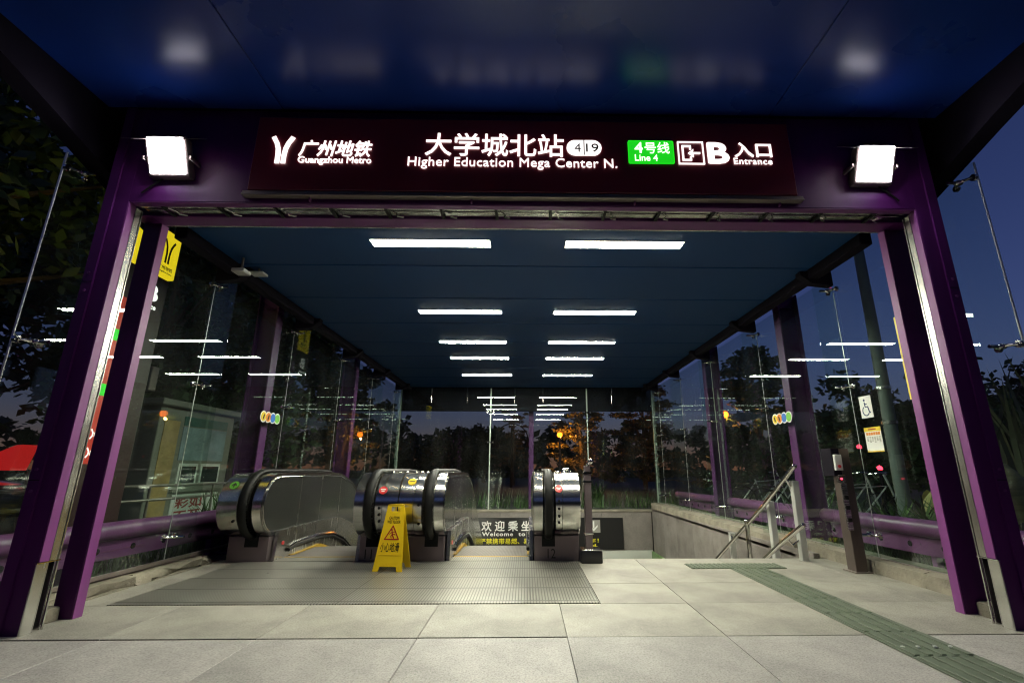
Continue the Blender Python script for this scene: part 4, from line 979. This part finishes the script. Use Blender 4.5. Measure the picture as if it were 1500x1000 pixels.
# cars
def car(lb, paint, loc, rz):
    t = thing("parked_car", lb, "car", (0, 0, 0), "cars parked on the left")
    body = [(-2.1, 0.30), (-2.12, 0.62), (-1.95, 0.80), (-1.05, 0.92), (-0.45, 1.36), (0.2, 1.44), (0.95, 1.38), (1.55, 0.98), (2.05, 0.90), (2.12, 0.55), (2.08, 0.28)]
    low = [(-2.1, 0.30), (-2.12, 0.62), (-1.95, 0.80), (-1.05, 0.90), (1.55, 0.94), (2.05, 0.90), (2.12, 0.55), (2.08, 0.28)]
    b_ = MB().prism(low, 'x', -0.85, 0.85); bmesh.ops.bevel(b_.bm, geom=[e for e in b_.bm.edges], offset=0.05, segments=3, affect='EDGES'); b_.build("body", paint, t)
    cab = [(-1.05, 0.88), (-0.45, 1.36), (0.2, 1.44), (0.95, 1.38), (1.55, 0.92)]
    c_ = MB().prism(cab, 'x', -0.80, 0.80)
    for v in c_.bm.verts: v.co.x *= 1 - 0.22*max(0, (v.co.z-0.9)/0.54)
    bmesh.ops.bevel(c_.bm, geom=[e for e in c_.bm.edges], offset=0.04, segments=2, affect='EDGES'); c_.build("cabin", paint, t)
    for sx in (-1, 1):
        q = MB().prism([(-0.85, 0.95), (-0.38, 1.31), (0.2, 1.37), (0.2, 0.96)], 'x', sx*0.775, sx*0.795)
        q.prism([(0.27, 0.96), (0.27, 1.37), (0.88, 1.32), (1.3, 0.97)], 'x', sx*0.775, sx*0.795)
        for v in q.bm.verts: v.co.x *= 1 - 0.21*max(0, (v.co.z-0.9)/0.54)
        q.build("side_window", "kiosk_dark", t, smooth=0)
    q = MB(); vs_ = [q.bm.verts.new(c) for c in ((-0.70, -1.03, 0.93), (0.70, -1.03, 0.93), (0.60, -0.50, 1.345), (-0.60, -0.50, 1.345))]
    f0 = q.bm.faces.new(vs_); e = bmesh.ops.extrude_face_region(q.bm, geom=[f0])
    for g_ in e["geom"]:
        if isinstance(g_, bmesh.types.BMVert): g_.co += Vector((0, -0.012, 0.012))
    q.build("windscreen", "kiosk_dark", t, smooth=0)
    for sx in (-1, 1):
        for yw_ in (-1.3, 1.35):
            wh = MB().ring((sx*0.78, yw_, 0.31), 0.22, 0.09, 'x', 24, 8).build("tyre", "black", t)
            MB().disc((sx*0.80, yw_, 0.31), 0.17, 0.10, 'x', 18).build("rim", "steel", wh)
        MB().sphere((sx*0.6, -2.06, 0.66), 0.1, (1.5, 0.5, 0.7), 2).build("headlight", "chrome", t)
        MB().box(sx*0.62-0.13, sx*0.62+0.13, 2.09, 2.12, 0.64, 0.78).build("tail_light", "red", t, smooth=0)
    t.location = loc; t.rotation_euler.z = rz; return t
car("dark parked car at the left picture edge under the red cloth", "carpaint", (-10.6, 8.2, -0.06), R(80))
car("pale parked car beside the kiosk behind the left glass", "carpaint2", (-9.6, 12.2, -0.06), R(75))
t = thing("red_awning", "red triangular cloth awning at the left picture edge", "awning", (-9.5, 9.2, -0.06))
MB().prism([(-10.7, 0.98), (-9.42, 0.98), (-9.30, 1.44), (-9.42, 1.43), (-10.0, 1.18)], 'y', 9.1, 9.4).build("cloth", "redcloth", t, smooth=0)
for x_ in (-10.4, -9.15): MB().tube([(x_, 9.2, -0.06), (x_, 9.2, 0.98)], 0.03, 8).build("pole", "greysteel", t)

# right side street furniture
t = thing("street_pole", "thick grey green street pole behind the right glass", "pole", (4.98, 6.5, -0.06))
MB().tube([(4.98, 6.5, -0.06), (5.02, 6.5, 3.0), (5.04, 6.5, 7.0)], [0.088, 0.076, 0.055], 16).build("shaft", "grey_pole", t)
for z_ in (1.62, 2.1): MB().tube([(5.0, 6.5, z_-0.02), (5.0, 6.5, z_+0.02)], 0.098, 16).build("strap", "steel", t)
MB().tube([(4.98, 6.5, -0.06), (4.98, 6.5, 0.02)], 0.16, 16).build("base", "grey_pole", t)

def bicycle():
    t = thing("bicycle", "", "bicycle", (0, 0, 0), "bicycles parked behind the right guard rail")
    for yw_ in (-0.52, 0.52):
        w_ = MB().ring((0, yw_, 0.33), 0.31, 0.02, 'x', 28, 6).build("wheel", "black", t)
        sp = MB()
        for k in range(9):
            a = math.pi*k/9; sp.tube([(0, yw_-0.29*math.cos(a), 0.33-0.29*math.sin(a)), (0, yw_+0.29*math.cos(a), 0.33+0.29*math.sin(a))], 0.003, 4)
        sp.build("spokes", "chrome", w_)
    MB().tube([(0, 0.52, 0.33), (0, 0.06, 0.32), (0, 0.20, 0.82)], 0.018, 8).tube([(0, 0.52, 0.33), (0, 0.18, 0.76), (0, -0.36, 0.80), (0, 0.06, 0.32)], 0.018, 8).tube([(0, -0.52, 0.33), (0, -0.38, 0.86), (0, -0.34, 0.98)], 0.018, 8).build("frame", "white_post", t)
    MB().tube([(-0.28, -0.24, 0.98), (-0.12, -0.36, 1.0), (0.12, -0.36, 1.0), (0.28, -0.24, 0.98)], 0.014, 8).build("handlebar", "chrome", t)
    MB().sphere((0, 0.21, 0.88), 0.12, (0.75, 1.1, 0.35), 2).build("saddle", "black", t)
    MB().box(-0.1, 0.1, 0.35, 0.70, 0.70, 0.73).build("carrier", "chrome", t, smooth=0)
    return t
bk = bicycle()
bspots = [(5.5, 8.0, 78, "bicycle nearest the grey pole behind the right guard rail"), (5.9, 9.0, 84, "second bicycle from the grey pole behind the right guard rail"),
          (5.6, 10.1, 72, "third bicycle from the grey pole behind the right guard rail"), (5.9, 11.2, 88, "fourth bicycle from the grey pole behind the right guard rail"),
          (6.0, 12.4, 80, "bicycle farthest from the grey pole behind the right guard rail")]
for i, (x_, y_, a, lb) in enumerate(bspots):
    o = bk if i == 0 else copy_tree(bk)
    o.location = (x_, y_, -0.06); o.rotation_euler.z = R(a); o["label"] = lb
t = thing("covered_motorcycle", "motorcycle under a striped cover between the grey pole and right post", "motorcycle", (6.1, 6.6, -0.06))
cv = bmesh.new(); bmesh.ops.create_icosphere(cv, subdivisions=4, radius=1)
for v in cv.verts:
    c = v.co.copy(); top = 0.20*math.sin(c.x*2.2+0.6) + 0.05*math.sin(9*c.x+4*c.y)
    v.co = Vector((6.15 + c.x*0.75, 6.7 + c.y*0.33, 0.62 + c.z*0.30 + (top if c.z > 0 else 0.1*math.sin(8*c.x))))
mb = MB.__new__(MB); mb.bm = cv; mb.build("cover", "cover_a", t, smooth=80)
for x_ in (5.6, 6.7): MB().ring((x_, 6.7, 0.24), 0.23, 0.06, 'y', 24, 8).build("wheel", "black", t)
MB().tube([(5.75, 6.5, 0.95), (5.78, 6.7, 0.98), (5.75, 6.9, 0.95)], 0.015, 8).build("handlebar", "chrome", t)

# lamp posts: lit sodium lamps and an unlit twin-arm lamp
def sodium(lb, x_, y_, h, rad=0.15, power=110.0):
    t = thing("street_lamp", lb, "street lamp", (x_, y_, -0.06), "lit orange street lamps")
    MB().tube([(x_, y_, -0.06), (x_, y_, h-0.12)], [0.07, 0.045], 10).build("pole", "grey_pole", t)
    MB().sphere((x_, y_, h), rad, (1, 1, 1), 2).build("globe", "orange_lamp", t)
    MB().disc((x_, y_, h+rad), rad*0.8, 0.05, 'z', 14).build("lamp_cap", "grey_pole", t)
    ld = bpy.data.lights.new("sodium_glow", 'POINT'); ld.energy = power; ld.color = (1.0, 0.36, 0.06); ld.shadow_soft_size = 0.06
    lo = bpy.data.objects.new("sodium_glow", ld); col.objects.link(lo); lo.parent = t; lo.location = (0.05, 0.22, h+0.06-rad-0.05)
sodium("lit orange street lamp before the pine behind the back glass", 1.77, 26.0, 2.80)
sodium("lit orange street lamp seen through the left glass wall", -9.0, 30.2, 4.2, 0.24, 60.0)
sodium("lit orange street lamp seen through the right glass wall", 9.0, 21.5, 3.4, 0.16, 45.0)
t = thing("twin_arm_lamp", "unlit twin armed ornamental street lamp behind the back glass", "street lamp", (-0.95, 30, -0.06))
MB().tube([(-0.95, 30, -0.06), (-0.95, 30, 3.5)], [0.09, 0.06], 10).build("pole", "dark", t)
arcp = [(-0.95 + 1.02*math.cos(R(a)), 30, 2.75 + 1.0*math.sin(R(a))) for a in range(0, 181, 12)]
MB().tube(arcp, 0.035, 8).tube([(-1.97, 30, 2.75), (0.07, 30, 2.75)], 0.03, 8).build("arch", "dark", t)
for x_ in (-1.97, 0.07): MB().tube([(x_, 30, 2.75), (x_, 30, 2.55), (x_, 30, 2.3)], [0.05, 0.22, 0.26], 12).build("lamp_shade", "dark", t)

# far lights
def dot(lb, x_, y_, z_, m, r=0.06):
    t = thing("signal_lamp", lb, "light", (x_, y_, -0.06), "small lights in the street")
    MB().tube([(x_, y_, -0.06), (x_, y_, z_)], 0.03, 6).build("pole", "dark", t); MB().sphere((x_, y_, z_), r, (1, 1, 1), 1).build("lens", m, t)
dot("small red light left of the grey pole, higher", 6.46, 9.3, 1.42, "redspot", 0.05)
dot("small red light left of the grey pole, lower", 6.28, 8.6, 1.02, "redspot", 0.05)
dot("small red light in front of the kiosk", -6.6, 7.5, 1.0, "redspot", 0.03)
dot("small orange light right of the kiosk roof, left one", -9.5, 14.2, 2.52, "orangefar", 0.05)
dot("small orange light right of the kiosk roof, right one", -9.2, 14.6, 2.50, "orangefar", 0.06)
dot("faint orange light far right beside the portal post", 17, 19, 1.6, "orangefar", 0.10)
dot("faint white light far right beside the portal post", 15.5, 17, 0.6, "tinylamp", 0.07)
dot("small orange light behind the left escalator panel", -8.2, 22, 1.5, "orangefar", 0.07)

# ------------------------------------------------------------------ vegetation
def leaves(mb, centres, n, size, rnd, flat=0.0):
    V = mb.bm.verts; Fc = mb.bm.faces
    for _ in range(n):
        c, r = rnd.choice(centres)
        while True:
            d = Vector((rnd.uniform(-1, 1), rnd.uniform(-1, 1), rnd.uniform(-1, 1)))
            if d.length <= 1: break
        d = d * (0.45 + 0.55*rnd.random())
        q = Vector(c) + Vector((d.x*r, d.y*r, d.z*r*(1-flat)))
        a = Vector((rnd.gauss(0, 1), rnd.gauss(0, 1), rnd.gauss(0, 0.6))).normalized(); b_ = a.orthogonal().normalized()
        b_.rotate(Matrix.Rotation(rnd.uniform(0, 6.28), 3, a))
        s = size*rnd.uniform(0.6, 1.4)
        Fc.new((V.new(q - a*s*0.5), V.new(q + b_*s*0.28), V.new(q + a*s*0.5), V.new(q - b_*s*0.28)))
def tree(lb, x_, y_, h, rad, n, size, seed, lm="leaf_dark", base=0.35, clumps=46, layered=False, trunk=0.16, group="trees around the entrance"):
    rnd = random.Random(seed)
    t = thing("tree", lb, "tree", (x_, y_, -0.06), group)
    tr = MB(); top = h*0.86
    pts = [(x_, y_, -0.08)]; 
    for k in range(1, 6): pts.append((x_ + rnd.uniform(-.08, .08)*k*0.5, y_ + rnd.uniform(-.08, .08)*k*0.5, top*k/5))
    tr.tube(pts, [trunk*(1-0.16*k) for k in range(6)], 8)
    cen = []
    for k in range(clumps):
        if layered:
            f = (k+0.5)/clumps; z = h*(base + (1-base)*f); rr = rad*(1-0.72*f)
            a = k*2.4 + rnd.uniform(-.4, .4); d = rr*rnd.uniform(0.25, 1)
            c = (x_+math.cos(a)*d, y_+math.sin(a)*d, z - 0.10*d); cen.append((c, rad*0.26*rnd.uniform(.7, 1.3)))
        else:
            while True:
                u = Vector((rnd.uniform(-1, 1), rnd.uniform(-1, 1), rnd.uniform(-1, 1)))
                if 0.25 < u.length < 1: break
            zc = h*(base+1)/2; hh = h*(1-base)/2
            c = (x_+u.x*rad, y_+u.y*rad, zc+u.z*hh); cen.append((c, rad*0.30*rnd.uniform(.6, 1.3)))
        if k % 3 == 0:
            z0 = min(top*0.95, max(h*base*0.75, c[2]-0.5*rad)); q = Vector((x_, y_, z0)).lerp(Vector(c), 0.5); q.z += 0.1
            tr.tube([(x_, y_, z0), q, c], [trunk*0.4, trunk*0.25, 0.015], 5)
    tr.build("trunk", "bark", t)
    cr = MB(); leaves(cr, cen, n, size, rnd, 0.72 if layered else 0.15); cr.build("crown", lm, t, smooth=0)
    return t
tree("large dark broadleaf tree nearest the left picture edge", -6.7, 4.6, 6.6, 1.9, 11000, 0.17, 1, "leaf_mid", 0.36, 60)
tree("large dark tree behind the pylon and left glass", -8.6, 11.0, 8.6, 3.0, 14000, 0.22, 2, "leaf_dark", 0.22, 70)
tree("dark tree behind the kiosk beyond the left glass", -10.2, 14.5, 9.0, 3.3, 9000, 0.28, 3, "leaf_dark", 0.2, 60)
tree("dark tree far left behind the parked cars", -12.5, 9.5, 8.0, 3.2, 8000, 0.28, 4, "leaf_dark", 0.12, 60)
tree("dense dark tree between the kiosk and the far end of the left glass", -7.8, 13.2, 7.6, 2.6, 11000, 0.24, 21, "leaf_dark", 0.12, 60)
tree("low bushy tree beyond the far end of the left glass", -8.5, 21, 6.0, 2.3, 6000, 0.26, 5, "leaf_far", 0.2, 40)
tree("round dark tree left of centre behind the back glass", -6.4, 40, 3.9, 2.6, 6000, 0.34, 6, "leaf_far", 0.08, 40)
tree("taller dark tree left of centre behind the back glass", -3.6, 41, 4.4, 2.5, 6000, 0.34, 7, "leaf_far", 0.08, 40)
tree("low dark tree farthest left behind the back glass", -10.2, 44, 3.6, 3.0, 6000, 0.36, 8, "leaf_far", 0.06, 40)
tree("tiered pine lit orange by the lamp behind the back glass", 3.1, 27.2, 7.0, 2.5, 17000, 0.15, 9, "leaf_ochre", 0.10, 64, True, 0.13)
tree("tiered pine right of the orange lit one", 6.4, 26.5, 6.6, 3.0, 16000, 0.16, 10, "leaf_ochre", 0.08, 60, True, 0.13)
tree("thin tiered pine behind the twin armed lamp", -0.9, 34, 6.0, 1.9, 3000, 0.16, 11, "leaf_ochre", 0.15, 44, True, 0.12)
tree("broad dark tree behind the right glass near its far end", 10.0, 20.5, 6.0, 3.2, 11000, 0.26, 12, "leaf_dark", 0.06, 50, True)
tree("low dark tree behind the bicycles", 11.0, 15.0, 3.7, 2.6, 12000, 0.22, 13, "leaf_dark", 0.06, 44)
tree("low dark tree right of the grey pole", 13.5, 13.5, 3.9, 2.8, 12000, 0.24, 14, "leaf_dark", 0.06, 44)
tree("dark tree at the right picture edge", 15.5, 11.0, 3.4, 2.8, 11000, 0.24, 15, "leaf_dark", 0.06, 44)

def clump(name, lb, cat, cx_, cy_, rx, ry, n, h, seed, m="grass", group=None, bend=0.35):
    rnd = random.Random(seed); mb = MB()
    for _ in range(n):
        x_ = cx_+rnd.uniform(-rx, rx); y_ = cy_+rnd.uniform(-ry, ry); a = rnd.uniform(0, 6.28); hh = h*rnd.uniform(.5, 1.1)
        d = Vector((math.cos(a), math.sin(a), 0)); w = Vector((-d.y, d.x, 0))*0.012*rnd.uniform(.7, 1.6)*(h/0.5)**0.5
        b0 = Vector((x_, y_, -0.06)); p1 = b0 + Vector((0, 0, hh*0.6)) + d*hh*bend*0.3; p2 = b0 + Vector((0, 0, hh)) + d*hh*bend
        V = mb.bm.verts; A = [V.new(b0-w), V.new(b0+w), V.new(p1+w), V.new(p1-w), V.new(p2)]
        mb.bm.faces.new((A[0], A[1], A[2], A[3])); mb.bm.faces.new((A[3], A[2], A[4]))
    kw = dict(label=lb, cat=cat)
    if group: kw["group"] = group
    return mb.build(name, m, None, smooth=0, **kw)
gr = MB(); rnd = random.Random(5)
def verge(x0, x1, y0, y1, n, h):
    V = gr.bm.verts
    for _ in range(n):
        x_ = rnd.uniform(x0, x1); y_ = rnd.uniform(y0, y1); a = rnd.uniform(0, 6.28); hh = h*rnd.uniform(.4, 1.2)
        d = Vector((math.cos(a), math.sin(a), 0)); w = Vector((-d.y, d.x, 0))*0.012
        b0 = Vector((x_, y_, -0.06)); p2 = b0 + Vector((0, 0, hh)) + d*hh*0.45
        gr.bm.faces.new((V.new(b0-w), V.new(b0+w), V.new(p2)))
verge(4.1, 5.0, 3, 13.5, 5000, 0.42); verge(3.55, 3.95, 5.5, 13.5, 1200, 0.22); verge(-4.6, -4.1, 3, 13.5, 1600, 0.25); verge(-4, 5, 13.9, 15.2, 900, 0.5)
gr.build("verge_grass", "grass", None, smooth=0, kind="stuff", label="strappy green verge grass growing outside the glass", cat="grass")
for i, (x_, y_, lb) in enumerate(((4.35, 7.4, "leafy green clump behind the pale handrail posts"), (4.5, 5.6, "leafy green clump left of the right portal post"), (1.9, 14.6, "leafy green clump behind the back glass right of the newel"), (-4.35, 7.4, "leafy green clump beside the left escalator newel"))):
    clump("leafy_plant", lb, "plant", x_, y_, 0.3, 0.3, 160, 0.75, 40+i, group="green clumps outside the glass", bend=0.6)
clump("tall_reeds", "tall feathery reeds in the dusk beyond the right portal post", "reeds", 9.2, 8.6, 0.9, 0.6, 90, 3.0, 60, "reed", None, 0.30)

# distant wood as one mass, plus an unseen nearer arc behind
fw = MB(); rnd = random.Random(77); cen = []
for k in range(300):
    a = 2*math.pi*k/300.0; d = rnd.uniform(58, 80) if math.cos(a) > -0.2 else rnd.uniform(22, 32)  # unseen arc behind the camera drawn closer to darken the steel's reflections
    for j in range(3): cen.append(((math.sin(a)*d + rnd.uniform(-1, 1), math.cos(a)*d, 0.3 + j*2.7*rnd.uniform(0.6, 1.15)), rnd.uniform(1.2, 2.3)))
leaves(fw, cen, 74000, 1.0, rnd, 0.2)
fw.build("wood_ring", "leaf_far", None, smooth=0, kind="stuff", label="dark ring of trees around everything, distant ahead, nearer and unseen behind the camera", cat="wood")
